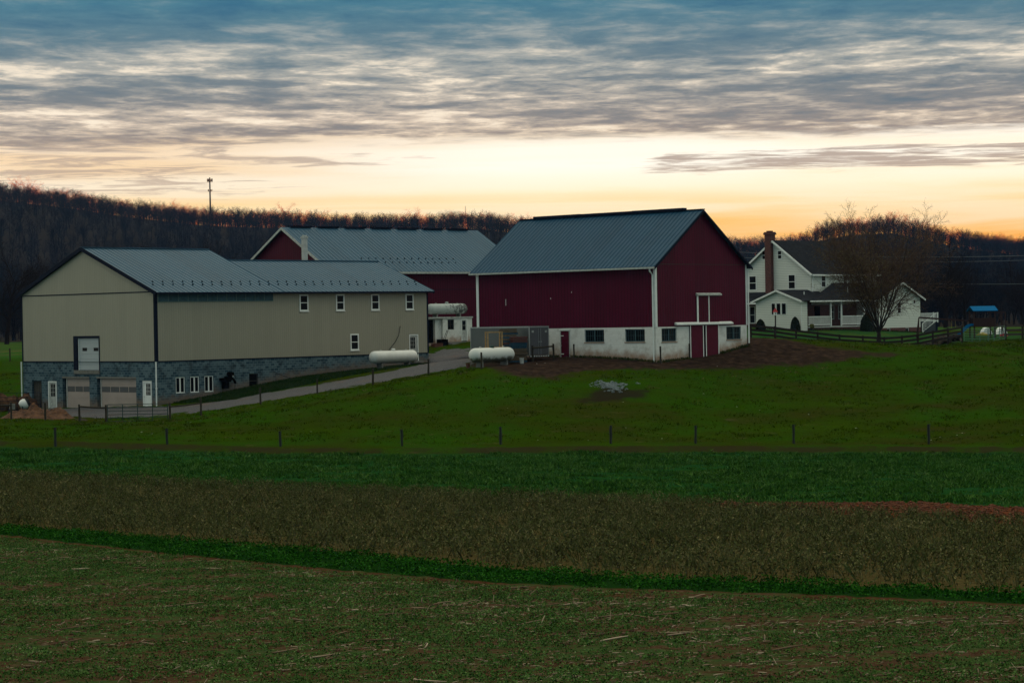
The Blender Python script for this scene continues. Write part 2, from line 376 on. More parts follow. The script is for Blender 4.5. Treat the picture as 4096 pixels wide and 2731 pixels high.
c = t.ramp(n2, [(.3, (.032,.032,.036)), (.5, (.065,.064,.070)), (.7, (.135,.132,.138))])
c = t.mix(t.math('MULTIPLY', t.step(n1, .52, .66), .5), c, (.11,.075,.06))
t.set(t.b.inputs['Base Color'], c); bump(t, n2, .5, .03)
gravel = t.m
dw = sheet('gravel_driveway', YARD, .45, .07, gravel); tag(dw, kind='structure')

# ------------------------------------------------------------------ materials
M = {}
M['tan'] = siding('tan_siding', (.285,.27,.21), .23, .05, .5, ribdark=.82)
M['tan_edge'] = simple('dark_trim', (.006,.010,.022), .6, .1, spec=.03)
M['block'] = blocks('grey_blocks', (.028,.062,.085), (.115,.17,.195), (.18,.23,.25), stain=(.03,.045,.055), soil=(.16,.115,.085), vary=.75)
M['wblock'] = blocks('white_blocks', (.70,.70,.67), (.77,.77,.74), (.62,.62,.59), stain=(.36,.35,.32), soil=(.27,.15,.085), vary=.45, mort=.006)
M['cblock'] = blocks('chimney_blocks', (.46,.46,.44), (.54,.54,.52), (.38,.38,.36), stain=(.25,.25,.23), vary=.5, mort=.01)
M['red'] = siding('red_siding', (.072,.0022,.017), .30, .16, .6, streak=(.10,.006,.026), ribdark=.5, spec=.08)
M['redC'] = siding('red_siding_shaded', (.062,.0022,.014), .30, .14, .6, streak=(.085,.005,.020), ribdark=.55, spec=.08)  # same red, darkened in colour for the low light on the back barn
M['roof'] = siding('roof_metal', (.022,.076,.128), .46, .14, .5, ribdark=1., spec=.2)
M['roofB'] = siding('roof_metal_blue', (.005,.050,.098), .40, .14, .5, ribdark=1., spec=.15)
M['white'] = simple('white_trim', (.74,.76,.74), .5, .10, 2)
M['whited'] = simple('weathered_white', (.42,.43,.41), .7, .35, 5, dirt=(.18,.17,.15))
M['glass'] = simple('dark_glass', (.003,.004,.005), .3, .2, spec=.06)
M['glassg'] = simple('grey_glass', (.045,.05,.058), .3, .1, spec=.3)
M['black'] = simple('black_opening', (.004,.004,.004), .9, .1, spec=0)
M['gdoor'] = simple('taupe_door', (.33,.265,.235), .55, .10, .8)
M['odoor'] = simple('white_overhead_door', (.36,.40,.42), .45, .06, 1)
M['conc'] = simple('concrete', (.16,.155,.14), .9, .3, 4)
M['poly'] = simple('translucent_panel', (.045,.095,.115), .5, .35, 3, spec=.1)
M['oldwood'] = simple('grey_weathered_wood', (.055,.05,.042), .95, .45, 12, bumpy=.3)
M['post'] = simple('dark_post', (.035,.028,.018), .95, .5, 10, bumpy=.4)
M['fpost'] = simple('blue_grey_post', (.016,.020,.022), .95, .5, 14, bumpy=.4)
M['brownrail'] = simple('dark_brown_rail', (.018,.009,.007), .8, .3, 8)
M['tank'] = simple('white_tank_paint', (.62,.63,.61), .4, .12, 1.5, spec=.4)
t = mat('stained_tank', .55, .3)
n = t.noise(t.vmap(t.o, (1, 1, 1)), 3.0, 7, .7); sp = t.new('ShaderNodeSeparateXYZ'); t.set(sp.inputs[0], t.o)
low = t.math('ADD', t.math('MULTIPLY', sp.outputs[2], -1.5), t.math('MULTIPLY', n, 1.4))
c = t.mix(t.step(low, .80, 1.25), (.60,.61,.58), (.12,.11,.075)); t.set(t.b.inputs['Base Color'], c); M['tankdirty'] = t.m
t = mat('old_tank', .6, .3)
n = t.noise(t.o, 3.2, 8, .72); sp = t.new('ShaderNodeSeparateXYZ'); t.set(sp.inputs[0], t.o)
e1 = t.math('ADD', n, t.math('MULTIPLY', sp.outputs[0], .055))
c = t.mix(t.step(e1, .50, .62), (.36,.40,.39), (.06,.065,.06)); c = t.mix(t.math('MULTIPLY', t.step(t.noise(t.o, 9, 5, .7), .5, .7), .4), c, (.14,.14,.12))
t.set(t.b.inputs['Base Color'], c); M['tankold'] = t.m
M['trailer'] = simple('trailer_grey', (.075,.085,.085), .4, .12, .8, spec=.5)
M['trailer2'] = simple('trailer_door_grey', (.085,.082,.095), .4, .12, .8, spec=.5)
M['alu'] = simple('aluminium', (.30,.31,.31), .4, .2, 6, spec=.5)
M['rubber'] = simple('rubber', (.008,.008,.008), .9, .2)
M['steel_green'] = simple('green_gate_paint', (.008,.035,.026), .5, .3, 10)
M['galv'] = simple('teal_grey_pipe', (.10,.17,.15), .5, .2, 10)
M['siding_w'] = siding('white_clapboard', (.68,.70,.64), .18, .05, .55, hor=True, ribdark=.55)
M['shingle'] = blocks('shingle_roof', (.009,.011,.016), (.018,.021,.028), (.006,.007,.010), stain=(.024,.025,.030), vary=.5, mort=.015)
t = mat('red_brick', .9, .15); br = t.new('ShaderNodeTexBrick'); t.set(br.inputs['Vector'], t.uv); br.inputs['Scale'].default_value = 1
br.inputs['Brick Width'].default_value = .21; br.inputs['Row Height'].default_value = .075; br.inputs['Mortar Size'].default_value = .008
t.set(br.inputs['Color1'], (.055,.014,.012)); t.set(br.inputs['Color2'], (.12,.032,.028)); t.set(br.inputs['Mortar'], (.17,.12,.11))
t.set(t.b.inputs['Base Color'], br.outputs[0]); M['brick'] = t.m
M['pallet'] = simple('pallet_wood', (.10,.07,.042), .9, .4, 9)
M['palletb'] = simple('pallet_blue', (.010,.05,.085), .85, .4, 9)
M['palletr'] = simple('pallet_red', (.08,.025,.02), .85, .4, 9)
M['newwood'] = simple('fresh_lumber', (.30,.19,.085), .85, .3, 7)
M['rust'] = simple('rust', (.10,.035,.02), .9, .5, 9)
M['bluep'] = simple('blue_plastic', (.002,.11,.27), .7, .1, spec=.03)
M['playwood'] = simple('playset_wood', (.035,.012,.010), .8, .3, 9)
M['redp'] = simple('red_plastic', (.35,.015,.02), .5, .1)
M['yellowp'] = simple('yellow_plastic', (.28,.22,.02), .6, .2)
M['stone'] = simple('grey_stone', (.16,.19,.20), .9, .45, 6)
M['log'] = simple('log_bark', (.035,.026,.022), .95, .5, 7, bumpy=.4)
M['logend'] = simple('log_end', (.14,.10,.08), .9, .3, 7)
M['bark'] = simple('bark', (.030,.024,.020), .95, .4, 6, bumpy=.4)
M['twig'] = simple('twigs', (.034,.022,.016), .95, .3, 2)
M['midtwig'] = simple('mid_twigs', (.016,.012,.012), .95, .3, 1, spec=.0)
M['mtwig'] = simple('maple_twigs', (.085,.048,.029), .9, .3, 2, spec=.1)
t = mat('far_bark', .95, .0); oi = t.new('ShaderNodeObjectInfo'); t.set(t.b.inputs['Base Color'], t.ramp(oi.outputs['Random'], [(0, (.002,.004,.008)), (.55, (.005,.007,.011)), (.85, (.014,.013,.015)), (1, (.026,.021,.020))]))
M['barkfar'] = t.m
t = mat('backlit_twigs', .95, .0); t.set(t.b.inputs['Base Color'], (.022,.014,.011))
tr = t.new('ShaderNodeBsdfTranslucent'); tr.inputs[0].default_value = (1.,.34,.045,1); ms = t.new('ShaderNodeMixShader'); ms.inputs[0].default_value = .75  # sunset glow put into the twigs as an orange translucent colour
t.l.new(t.b.outputs[0], ms.inputs[1]); t.l.new(tr.outputs[0], ms.inputs[2]); t.l.new(ms.outputs[0], t.n['Material Output'].inputs['Surface']); M['ridgetwig'] = t.m
M['leaf'] = simple('dry_leaf', (.13,.095,.035), .9, .4, .8)
M['shrub'] = simple('evergreen_shrub', (.012,.02,.010), .95, .5, 6)
M['hay'] = simple('rotten_hay', (.105,.05,.026), 1, .8, 2.5, bumpy=.8, dirt=(.05,.024,.014))
M['tower'] = simple('tower_steel', (.05,.03,.025), .7, .2)
M['wire'] = simple('cable', (.10,.11,.12), .6, .1)
M['tote'] = simple('tote_plastic', (.15,.22,.25), .35, .3, 5, spec=.5)

# ------------------------------------------------------------------ architectural helpers
class Face:
    """kind 'a': plane a=const, outward -a, u=b.   kind 'b': plane b=const, outward -b, u=a."""
    def __init__(s, kind, const): s.k = kind; s.c = const
    def P(s, u, w, z): return (s.c-w, u, z) if s.k == 'a' else (u, s.c-w, z)
    def box(s, mb, u0, u1, z0, z1, w0, w1):
        a, b = s.P(u0, w0, z0), s.P(u1, w1, z1); mb.box(a[0], b[0], a[1], b[1], a[2], b[2])
    def wall(s, mb, u0, u1, z0, z1, holes=(), depth=.2, top=None):
        us = sorted({u0, u1, *[h[0] for h in holes], *[h[1] for h in holes]}); zs = sorted({z0, z1, *[h[2] for h in holes], *[h[3] for h in holes]})
        us = [u for u in us if u0 <= u <= u1]; zs = [z for z in zs if z0 <= z <= z1]
        for i in range(len(us)-1):
            for j in range(len(zs)-1):
                cu, cz = (us[i]+us[i+1])/2, (zs[j]+zs[j+1])/2
                if any(h[0] < cu < h[1] and h[2] < cz < h[3] for h in holes): continue
                q = [s.P(us[i], 0, zs[j]), s.P(us[i+1], 0, zs[j]), s.P(us[i+1], 0, zs[j+1]), s.P(us[i], 0, zs[j+1])]
                mb.poly(q if s.k == 'b' else q[::-1])
        for h in holes:
            a, b, c, d = h[:4]
            mb.poly([s.P(a,0,c), s.P(a,0,d), s.P(a,-depth,d), s.P(a,-depth,c)]); mb.poly([s.P(b,0,c), s.P(b,0,d), s.P(b,-depth,d), s.P(b,-depth,c)])
            mb.poly([s.P(a,0,d), s.P(b,0,d), s.P(b,-depth,d), s.P(a,-depth,d)]); mb.poly([s.P(a,0,c), s.P(b,0,c), s.P(b,-depth,c), s.P(a,-depth,c)])

def win(parent, face, u0, u1, z0, z1, fr='white', fw=.09, v=(), h=(.5,), proud=.04, rec=.02, bar=.06, sill=True, glass='glass', name='window'):
    """frame > pane; v,h: positions of bars as fractions"""
    if u0 > u1: u0, u1 = u1, u0
    if z0 > z1: z0, z1 = z1, z0
    m = MB()
    face.box(m, u0, u0+fw, z0, z1, -rec, proud); face.box(m, u1-fw, u1, z0, z1, -rec, proud)
    face.box(m, u0+fw, u1-fw, z0, z0+fw, -rec, proud); face.box(m, u0+fw, u1-fw, z1-fw, z1, -rec, proud)
    for f in v:
        c = u0+(u1-u0)*f; face.box(m, c-bar/2, c+bar/2, z0+fw, z1-fw, -rec, proud-.005)
    for f in h:
        c = z0+(z1-z0)*f; face.box(m, u0+fw, u1-fw, c-bar/2, c+bar/2, -rec, proud-.01)
    if sill: face.box(m, u0-.04, u1+.04, z0-.06, z0-.002, -.01, proud+.05)
    o = m.build(name, M[fr], parent)
    g = MB(); face.box(g, u0+fw*.6, u1-fw*.6, z0+fw*.6, z1-fw*.6, -.02-rec, min(.012, proud-.035)); g.build('pane', M[glass], o, z0=parent['zabs'])
    return o

def door(parent, face, u0, u1, z0, z1, leaf='white', fr='white', glazed=None, grid=(3, 3), knob=1, name='door', rec=0, fw=.09):
    if u0 > u1: u0, u1 = u1, u0
    if z0 > z1: z0, z1 = z1, z0
    m = MB(); face.box(m, u0+fw, u1-fw, z0, z1-fw, -.06-rec, .0-rec)
    for zz0, zz1 in ((.08, .42),) if glazed else ((.08, .45), (.52, .92)):
        for a, b in ((.12, .46), (.54, .88)):
            w = u1-u0-2*fw; face.box(m, u0+fw+w*a, u0+fw+w*b, z0+(z1-z0)*zz0, z0+(z1-z0)*zz1, -rec, .012-rec)
    o = m.build(name, M[leaf], parent)
    z_ = parent['zabs']
    f = MB(); face.box(f, u0, u0+fw, z0, z1, -.08-rec, .05-rec); face.box(f, u1-fw, u1, z0, z1, -.08-rec, .05-rec); face.box(f, u0+fw, u1-fw, z1-fw, z1, -.08-rec, .05-rec)
    f.build('frame', M[fr], o, z0=z_)
    if glazed:
        a, b, c_, d = glazed
        g = MB(); face.box(g, a, b, c_, d, -.04-rec, .014-rec); g.build('pane', M['glass'], o, z0=z_)
        k = MB()
        for i in range(1, grid[0]): x = a+(b-a)*i/grid[0]; face.box(k, x-.012, x+.012, c_, d, .014-rec, .022-rec)
        for i in range(1, grid[1]): z = c_+(d-c_)*i/grid[1]; face.box(k, a, b, z-.012, z+.012, .022-rec, .03-rec)
        if k.v: k.build('muntin', M[leaf], o, z0=z_)
    kx = u0+fw+.07 if knob > 0 else u1-fw-.07
    kb = MB(); p = face.P(kx, .05-rec, z0+(z1-z0)*.46); kb.blob(p, (.035, .035, .035), 1, 0, 6, 8); kb.build('handle', M['alu'], o, z0=z_)
    return o

def roof_slab(mb, p0, p1, q1, q0, th=.12):
    """4 corner points (eave0, eave1, ridge1, ridge0), thickness downward"""
    P = [Vector(p) for p in (p0, p1, q1, q0)]
    mb.prism([p-Vector((0, 0, th)) for p in P], (0, 0, th))
def ribs(mb, p0, p1, q1, q0, pitch=.3, w=.045, h=.035):
    P0, P1, Q1, Q0 = [Vector(p) for p in (p0, p1, q1, q0)]
    n = int((P1-P0).length/pitch); nrm = (P1-P0).cross(Q0-P0).normalized()
    if nrm.z < 0: nrm = -nrm
    e = (P1-P0).normalized()*w/2
    for i in range(n+1):
        f = i/n; a = P0.lerp(P1, f)+nrm*.003; b = Q0.lerp(Q1, f)+nrm*.003
        k = len(mb.v)
        for c_ in (a, b): mb.v += [tuple(c_-e), tuple(c_-e*.5+nrm*h), tuple(c_+e*.5+nrm*h), tuple(c_+e)]
        mb.f += [(k, k+4, k+5, k+1), (k+1, k+5, k+6, k+2), (k+2, k+6, k+7, k+3), (k, k+1, k+2, k+3), (k+7, k+6, k+5, k+4)]

def add_soil(o, fr):
    """height above the ground of every wall vertex (subdivided so the splash of mud follows the ground)"""
    import bmesh
    bm = bmesh.new(); bm.from_mesh(o.data)
    bmesh.ops.subdivide_edges(bm, edges=[e for e in bm.edges if e.calc_length() > 1.2], cuts=6, use_grid_fill=True)
    bm.to_mesh(o.data); bm.free()
    mw = Matrix.Translation(fr.location) @ Matrix.Rotation(fr.rotation_euler.z, 4, 'Z')
    co = np.array([mw @ v.co for v in o.data.vertices]); d = co[:, 2]-height(co[:, 0], co[:, 1])
    a = o.data.attributes.new('soil', 'FLOAT', 'POINT'); a.data.foreach_set('value', d.astype(np.float32))
    ul = o.data.uv_layers.active
    return o

def building(name, x, y, yaw, z, label, cat='building'):
    r = empty(name, (x, y, z), yaw, label, cat); r['zabs'] = z; return r

# ================================================================== TAN METAL BUILDING
T = building('metal_building', -27.955, 176.5, .815, -6.9, 'long tan metal-sided farm building on a grey block basement, garage doors below its gable')
W_, L_, zb, zt = 18.05, 30.0, -2.80, 2.70
fa = Face('a', 0); fb = Face('b', 0)
holes_a = [(15.42,16.8,-7.2,-4.4),(13.26,14.46,-7.2,-4.40),(8.78,12.47,-7.2,-4.15),(2.6,7.76,-7.2,-4.12),(.57,1.71,-7.2,-4.32)]
m = MB(); fa.wall(m, 0, W_, -7.6, zb, [h for h in holes_a]+[(7.29,10.84,-3.5,zb)], .3)
holes_b = [(1.92,2.87,-5.37,-4.07),(3.36,4.30,-5.37,-4.07),(4.81,5.76,-5.37,-4.06),(9.44,10.4,-5.22,-4.03)]
fb.wall(m, 0, L_, -7.6, zb, holes_b, .2)
m.poly([(L_,0,-7.6),(L_,13.5,-7.6),(L_,13.5,zb),(L_,0,zb)]); m.poly([(0,W_,-7.6),(0,W_,zb),(12.9,W_,zb),(12.9,W_,-7.6)])
bw = m.build('block_wall', M['block'], T); add_soil(bw, T)
m = MB()
sl = (6.3-zt)/9.1
fa.wall(m, 0, W_, zb, zt, [(7.29,10.84,zb-.001,-.72)], .3)
m.poly([(0,0,zt),(0,W_,zt),(0,9.1,6.30)][::-1])
fb.wall(m, 0, L_, zb, zt, [(27.66,28.80,-3.4,-1.12)], .12)
m.poly([(L_,0,zb),(L_,13.5,zb),(L_,13.5,zt),(L_,6.76,5.3),(L_,0,zt)]); m.poly([(0,W_,zb),(0,W_,zt),(12.9,W_,zt),(12.9,W_,zb)])
m.poly([(12.9,13.5,zb),(12.9,W_,zb),(12.9,W_,zt),(12.9,9.3,6.2),(12.9,6.7,5.2),(12.9,13.5,zt)])
m.build('siding_wall', M['tan'], T)
# roofs
m = MB(); E0, E1, RB, RZ = -.45, -.20, 9.3, 6.44
ev = 2.62; k_ = (RZ-ev)/(RB+.45)
def zr(b): return ev+k_*(b+.45)
roof_slab(m, (E1,E0,ev), (12.95,E0,ev), (12.95,RB,RZ), (E1,RB,RZ)); LE = 18.36; lz = RZ-k_*(LE-RB)*1.02; roof_slab(m, (E1,LE,lz), (12.95,LE,lz), (12.95,RB,RZ), (E1,RB,RZ))
ribs(m, (E1,E0,ev), (12.95,E0,ev), (12.95,RB,RZ), (E1,RB,RZ), .46, .06, .035)
m.bar((E1-.02,RB,RZ+.03), (12.97,RB,RZ+.03), .35, .06)
m.build('roof', M['roof'], T)
m = MB(); RB2 = 6.76; RZ2 = zr(RB2)
roof_slab(m, (12.953,E0,ev), (30.4,E0,ev), (30.4,RB2,RZ2), (12.953,RB2,RZ2)); roof_slab(m, (12.96,2*RB2+.45,ev), (30.4,2*RB2+.45,ev), (30.4,RB2,RZ2), (12.96,RB2,RZ2))
ribs(m, (13.1,E0,ev), (30.4,E0,ev), (30.4,RB2,RZ2), (13.1,RB2,RZ2), .46, .06, .035); m.bar((12.97,RB2,RZ2+.03), (30.42,RB2,RZ2+.03), .3, .06)
m.build('lower_roof', M['roof'], T)
# trims
m = MB()
m.bar((E1-.03,E0,ev-.1), (E1-.03,RB,RZ-.1), .05, .30); m.bar((E1-.03,LE,lz-.1), (E1-.03,RB,RZ-.1), .05, .30)
m.box(E1, 30.4, E0-.11, E0-.005, ev-.15, ev-.01); m.bar((30.42,E0,ev-.1), (30.42,RB2,RZ2-.1), .05, .25)
m.build('fascia', M['tan_edge'], T)
m = MB(); m.poly([(.22,-.003,zb),(.22,-.003,zt-.02),(.22,-.04,zt-.02),(.22,-.04,zb)]); m.prism([(-.04,-.04,zb),(.22,-.04,zb),(.22,-.003,zb),(-.003,-.003,zb),(-.003,.16,zb),(-.04,.16,zb)], (0,0,zt-.02-zb)); m.build('corner_trim', M['tan_edge'], T)
m = MB(); m.box(-.04, -.003, W_-.1, W_+.03, zb, zt); m.build('corner_trim', M['tan_edge'], T)
m = MB(); m.box(L_-.12, L_+.04, -.03, -.003, zb, zt-.02); m.build('corner_trim', M['tan_edge'], T)
m = MB(); m.box(-.035, -.003, .16, W_-.1, zt-.06, zt+.02); m.box(-.05, -.003, .16, 7.2, zb-.05, zb+.03); m.box(-.05, -.003, 10.93, W_-.1, zb-.05, zb+.03); m.box(.22, L_-.12, -.04, -.003, zb-.05, zb+.03)
m.build('trim_band', M['tan_edge'], T)
m = MB(); fb.box(m, .3, 12.15, 1.90, 2.55, .004, .03)
s_ = m.build('light_panel', M['poly'], T); m = MB()
for i in range(12): x = .3+11.85*(i+.0)/12; fb.box(m, x, x+.05, 1.90, 2.5, .03, .045)
fb.box(m, .3, 12.15, 1.85, 1.90, .004, .05); m.build('divider', M['galv'], s_, z0=T['zabs'])
# snow guards in two rows along the eave (the nearest hundred at most)
sg = None
for i in range(30):
    for row, (off, b) in enumerate(((.45, 1.7), (0, 1.08))):
        x = .68+i*1.0+off
        if x > 30.2: continue
        if sg is None:
            mm = MB(); mm.box(-.05, .05, -.02, .03, 0, .08); mm.box(-.06, .06, -.05, .06, -.02, .012); sg = mm.build('snow_guard', M['black']); sg.parent = T; o = sg
        else: o = sg.copy(); COL.objects.link(o)
        o.location = (x, b, zr(b)-T['zabs']+.03)
# upper loading door
m = MB(); fa.box(m, 10.28, 10.84, -3.5, -.72, -.02, .03); fa.box(m, 7.29, 7.40, -3.5, -.72, -.02, .03); fa.box(m, 7.40, 10.28, -.9, -.72, -.02, .03)
m.build('door_surround', M['tan_edge'], T)
m = MB()
for i in range(6): fa.box(m, 7.40, 10.20, -3.47+i*.43, -3.47+i*.43+.415, -.16, -.10)
fa.box(m, 7.40, 10.20, -3.5, -.9, -.18, -.165)
d = m.build('overhead_door', M['odoor'], T)
for u in (9.14, 7.62):
    g = MB(); fa.box(g, u, u+.62, -1.95, -1.68, -.11, -.09); g.build('pane', M['glass'], d, z0=T['zabs'])
m = MB(); fa.box(m, 10.2, 10.28, -3.5, -.9, -.12, -.05); m.build('track', M['white'], T)
m = MB(); fa.box(m, 7.3, 10.75, -3.80, -3.505, .003, .10); m.build('sill', M['conc'], T)
# garage doors
for (u0, u1, z0, z1, n) in ((8.80, 12.05, -6.85, -4.17, 3), (2.62, 7.38, -6.85, -4.14, 4)):
    m = MB(); hh = (z1-z0)/5
    for i in range(5): fa.box(m, u0, u1, z0+i*hh, z0+(i+1)*hh-.012, -.24, -.18)
    fa.box(m, u0, u1, z0, z1, -.27, -.25)
    g = m.build('garage_door', M['gdoor'], T)
    w = (u1-u0)/n
    for i in range(n):
        p = MB(); fa.box(p, u0+i*w+.05, u0+(i+1)*w-.05, -5.25, -4.82, -.19, -.165); p.build('pane', M['glassg'], g, z0=T['zabs'])
    m = MB(); fa.box(m, u1, u1+.09, z0, z1, -.28, -.14); m.build('jamb', M['whited'], g, z0=T['zabs'])
    m = MB(); fa.box(m, u0-.02, u1+.42, -4.16, -4.02, .003, .02); m.build('lintel', M['conc'], T)
door(T, fa, 13.28, 14.44, -6.7, -4.42, leaf='whited', glazed=(13.50, 14.12, -5.67, -4.65), knob=-1)
door(T, fa, .59, 1.69, -6.6, -4.34, leaf='white', glazed=(.76, 1.30, -5.45, -4.54), knob=-1)
m = MB()
for i in range(9): fa.box(m, 15.44+i*.15, 15.44+i*.15+.135, -7.0, -4.45, -.22, -.17-.02*(i % 2))
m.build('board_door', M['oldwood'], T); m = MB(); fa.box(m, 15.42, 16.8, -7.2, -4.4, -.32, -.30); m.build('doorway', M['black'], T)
door(T, fb, 27.68, 28.78, -3.46, -1.14, leaf='whited', glazed=(27.82, 28.40, -2.37, -1.40), knob=-1, rec=.04)
m = MB(); fb.box(m, 27.5, 28.95, -3.62, -3.47, .0, .5); m.build('door_step', M['conc'], T)
for a, b in ((15.03, 16.0), (19.12, 20.08), (23.19, 24.15), (27.29, 28.26)): win(T, fb, a, b, 1.01, 2.39, h=(.5,), fw=.11)
win(T, fb, 20.69, 21.66, -2.38, -.98, fw=.11)
for a, b, c_, d_ in holes_b[:3]: win(T, fb, a+.02, b-.02, c_+.02, d_-.02, v=(.5,), h=(), fw=.07, rec=.1, proud=-.06, bar=.12)
o = win(T, fb, 9.46, 10.38, -5.2, -4.05, fr='oldwood', v=(), h=(.5,), fw=.05, rec=.12, proud=-.08, bar=.05, sill=False); o['label'] = 'dark basement window, lower sash open'
m = MB(); fb.box(m, 9.4, 10.44, -5.30, -5.225, .003, .06); m.build('sill', M['conc'], T)
for a, b in ((-.10, -2.86),): 
    m = MB(); m.tube([(-.1, -.12, -2.82), (-.1, -.12, -4.7), (-.1, -.10, -6.6)], .055, 8); m.tube([(-.1, -.12, -4.85), (-.1, -.12, -4.95)], .075, 8); m.build('downspout', M['white'], T)
m = MB(); m.tube([(-.1, W_+.08, -2.82), (-.1, W_+.08, -6.8)], .055, 8); m.build('downspout', M['white'], T)
# cable up the wall, gas line, wall lamp
m = MB(); m.tube([(25.04,-.05,-2.6),(25.3,-.06,-2.3),(25.9,-.06,-1.8),(26.35,-.06,-1.2),(26.55,-.06,-.4)], .022, 6); m.build('cable', M['tan_edge'], T)
m = MB(); m.tube([(12.0,-.05,-3.9),(12.5,-.15,-4.15),(13.3,-.3,-4.45),(14,-.4,-4.62)], .018, 6); m.build('cable', M['tan_edge'], T)

# black machine fixed on the block wall
mach = empty('exhaust_engine', (0, 0, 0), 0, 'black metal machine with hoses fixed on the grey block wall', 'machine'); mach.location = T.location; mach.rotation_euler = T.rotation_euler; mach['zabs'] = T['zabs']
m = MB(); m.box(6.3, 7.1, -.45, -.02, -4.50, -4.28); m.box(6.55, 6.72, -.40, -.02, -5.14, -4.5); m.box(6.86, 7.02, -.40, -.02, -5.14, -4.5); m.box(6.5, 7.15, -.5, -.05, -4.62, -4.50); m.build('frame', M['black'], mach)
m = MB(); m.box(6.75, 7.25, -.5, -.1, -4.5, -4.18); m.lathe([(.05,-.45),(.17,-.45),(.17,-.1),(.05,-.1)], 12, (7.18, 0, -3.98), 'y'); m.lathe([(.05,-.42),(.13,-.42),(.13,-.1),(.05,-.1)], 12, (7.44, 0, -3.96), 'y'); m.box(7.1, 7.5, -.4, -.15, -4.2, -4.05); m.build('engine_body', M['black'], mach)
m = MB(); m.tube([(7.3,-.4,-4.3),(7.5,-.45,-4.5),(7.62,-.42,-4.7)], .09, 8); m.blob((7.62,-.42,-4.68),(.12,.1,.09),2,.2); m.tube([(7.62,-.4,-4.72),(7.62,-.35,-5.6)], .02, 6); m.tube([(7.4,-.4,-4.05),(7.6,-.42,-4.1),(7.66,-.42,-4.3),(7.5,-.42,-4.42)], .02, 6); m.build('hose', M['black'], mach)
m = MB(); m.blob((7.32, -.53, -4.17), (.06, .05, .06), 2, 0); m.build('gauge', M['alu'], mach)

# ================================================================== RED BARN
B = building('red_barn', 10.676, 166.7, .821, -3.6, 'large dark red barn with blue metal roof and white block ground floor')
W2, L2, zb2, zt2, zp2 = 11.14, 18.3, -.75, 3.92, 7.95
fa = Face('a', 0); fb = Face('b', 0)
hol_a = [(5.07,7.01,-1.83,-.89),(1.08,2.99,-1.83,-.89),(8.53,9.47,-3.9,-.92)]
hol_b = [(.66,2.44,-1.85,-.86),(8.53,10.39,-1.84,-.85),(3.95,7.5,-3.9,-.70)]
m = MB(); fa.wall(m, 0, L2, -4.4, zb2, hol_a, .22); fb.wall(m, 0, W2, -4.4, zb2, hol_b, .22)
m.poly([(W2,0,-4.4),(W2,L2,-4.4),(W2,L2,zb2),(W2,0,zb2)]); m.poly([(0,L2,-4.4),(0,L2,zb2),(W2,L2,zb2),(W2,L2,-4.4)])
bw = m.build('block_wall', M['wblock'], B); add_soil(bw, B)
m = MB(); fa.wall(m, 0, L2, zb2, zt2); fb.wall(m, 0, W2, zb2, zt2); m.poly([(0,0,zt2),(W2,0,zt2),(W2/2,0,zp2)])
m.poly([(W2,0,zb2),(W2,L2,zb2),(W2,L2,zt2),(W2,0,zt2)]); m.poly([(0,L2,zb2),(0,L2,zt2),(W2/2,L2,zp2),(W2,L2,zt2),(W2,L2,zb2)])
m.build('red_wall', M['red'], B)
m = MB(); fb.box(m, .06, W2-.06, zt2-.03, zt2+.02, .003, .03); m.build('trim_band', simple('dark_red_trim', (.025,.004,.006), .6), B)
ov = .45; sl = (zp2-zt2)/(W2/2); ez = zt2-sl*ov+.12; pz = zp2+.12
m = MB(); roof_slab(m, (-ov,-.3,ez), (-ov,L2+.3,ez), (W2/2,L2+.3,pz), (W2/2,-.3,pz), .10); roof_slab(m, (W2+ov,-.3,ez), (W2+ov,L2+.3,ez), (W2/2,L2+.3,pz), (W2/2,-.3,pz), .10)
ribs(m, (-ov,-.3,ez), (-ov,L2+.3,ez), (W2/2,L2+.3,pz), (W2/2,-.3,pz), .40, .055, .035)
m.build('roof', M['roofB'], B)
m = MB(); m.box(W2/2-.22, W2/2+.22, 1.5, 6.6, pz-.02, pz+.20); m.box(W2/2-.22, W2/2+.22, 6.62, 12.0, pz-.02, pz+.185); m.box(W2/2-.22, W2/2+.22, 12.02, 17.0, pz-.02, pz+.2); m.box(W2/2-.16, W2/2+.16, -.32, L2+.32, pz-.03, pz+.05)
m.build('ridge_vent', M['tan_edge'], B)
m = MB(); m.box(-ov-.13, -ov-.004, -.35, L2+.35, ez-.15, ez-.02); m.build('gutter', M['whited'], B)
m = MB(); m.bar((-ov,-.33,ez-.13), (W2/2,-.33,pz-.13), .05, .16); m.bar((W2+ov,-.33,ez-.13), (W2/2,-.33,pz-.13), .05, .16); m.build('rake_board', M['tan_edge'], B)
m = MB(); m.prism([(-.04,-.04,zb2),(.16,-.04,zb2),(.16,-.003,zb2),(-.003,-.003,zb2),(-.003,.14,zb2),(-.04,.14,zb2)], (0,0,zt2-zb2)); m.build('corner_trim', M['white'], B)
m = MB(); m.box(-.04, -.003, L2-.2, L2+.05, zb2, zt2); m.build('corner_trim', M['white'], B)
m = MB(); m.box(W2-.1, W2+.04, -.04, -.003, zb2, zt2); m.build('corner_trim', M['white'], B)
m = MB(); m.tube([(-.5,.1,ez-.15),(-.45,.12,ez-.35),(-.12,.15,ez-.6),(-.12,.15,-3.4)], .06, 8); m.build('downspout', M['white'], B)
m = MB(); m.tube([(W2+.1,-.1,ez-.1),(W2+.12,-.1,zb2-.1),(W2+.12,-.1,-2.15)], .06, 8); m.build('downspout', M['white'], B)
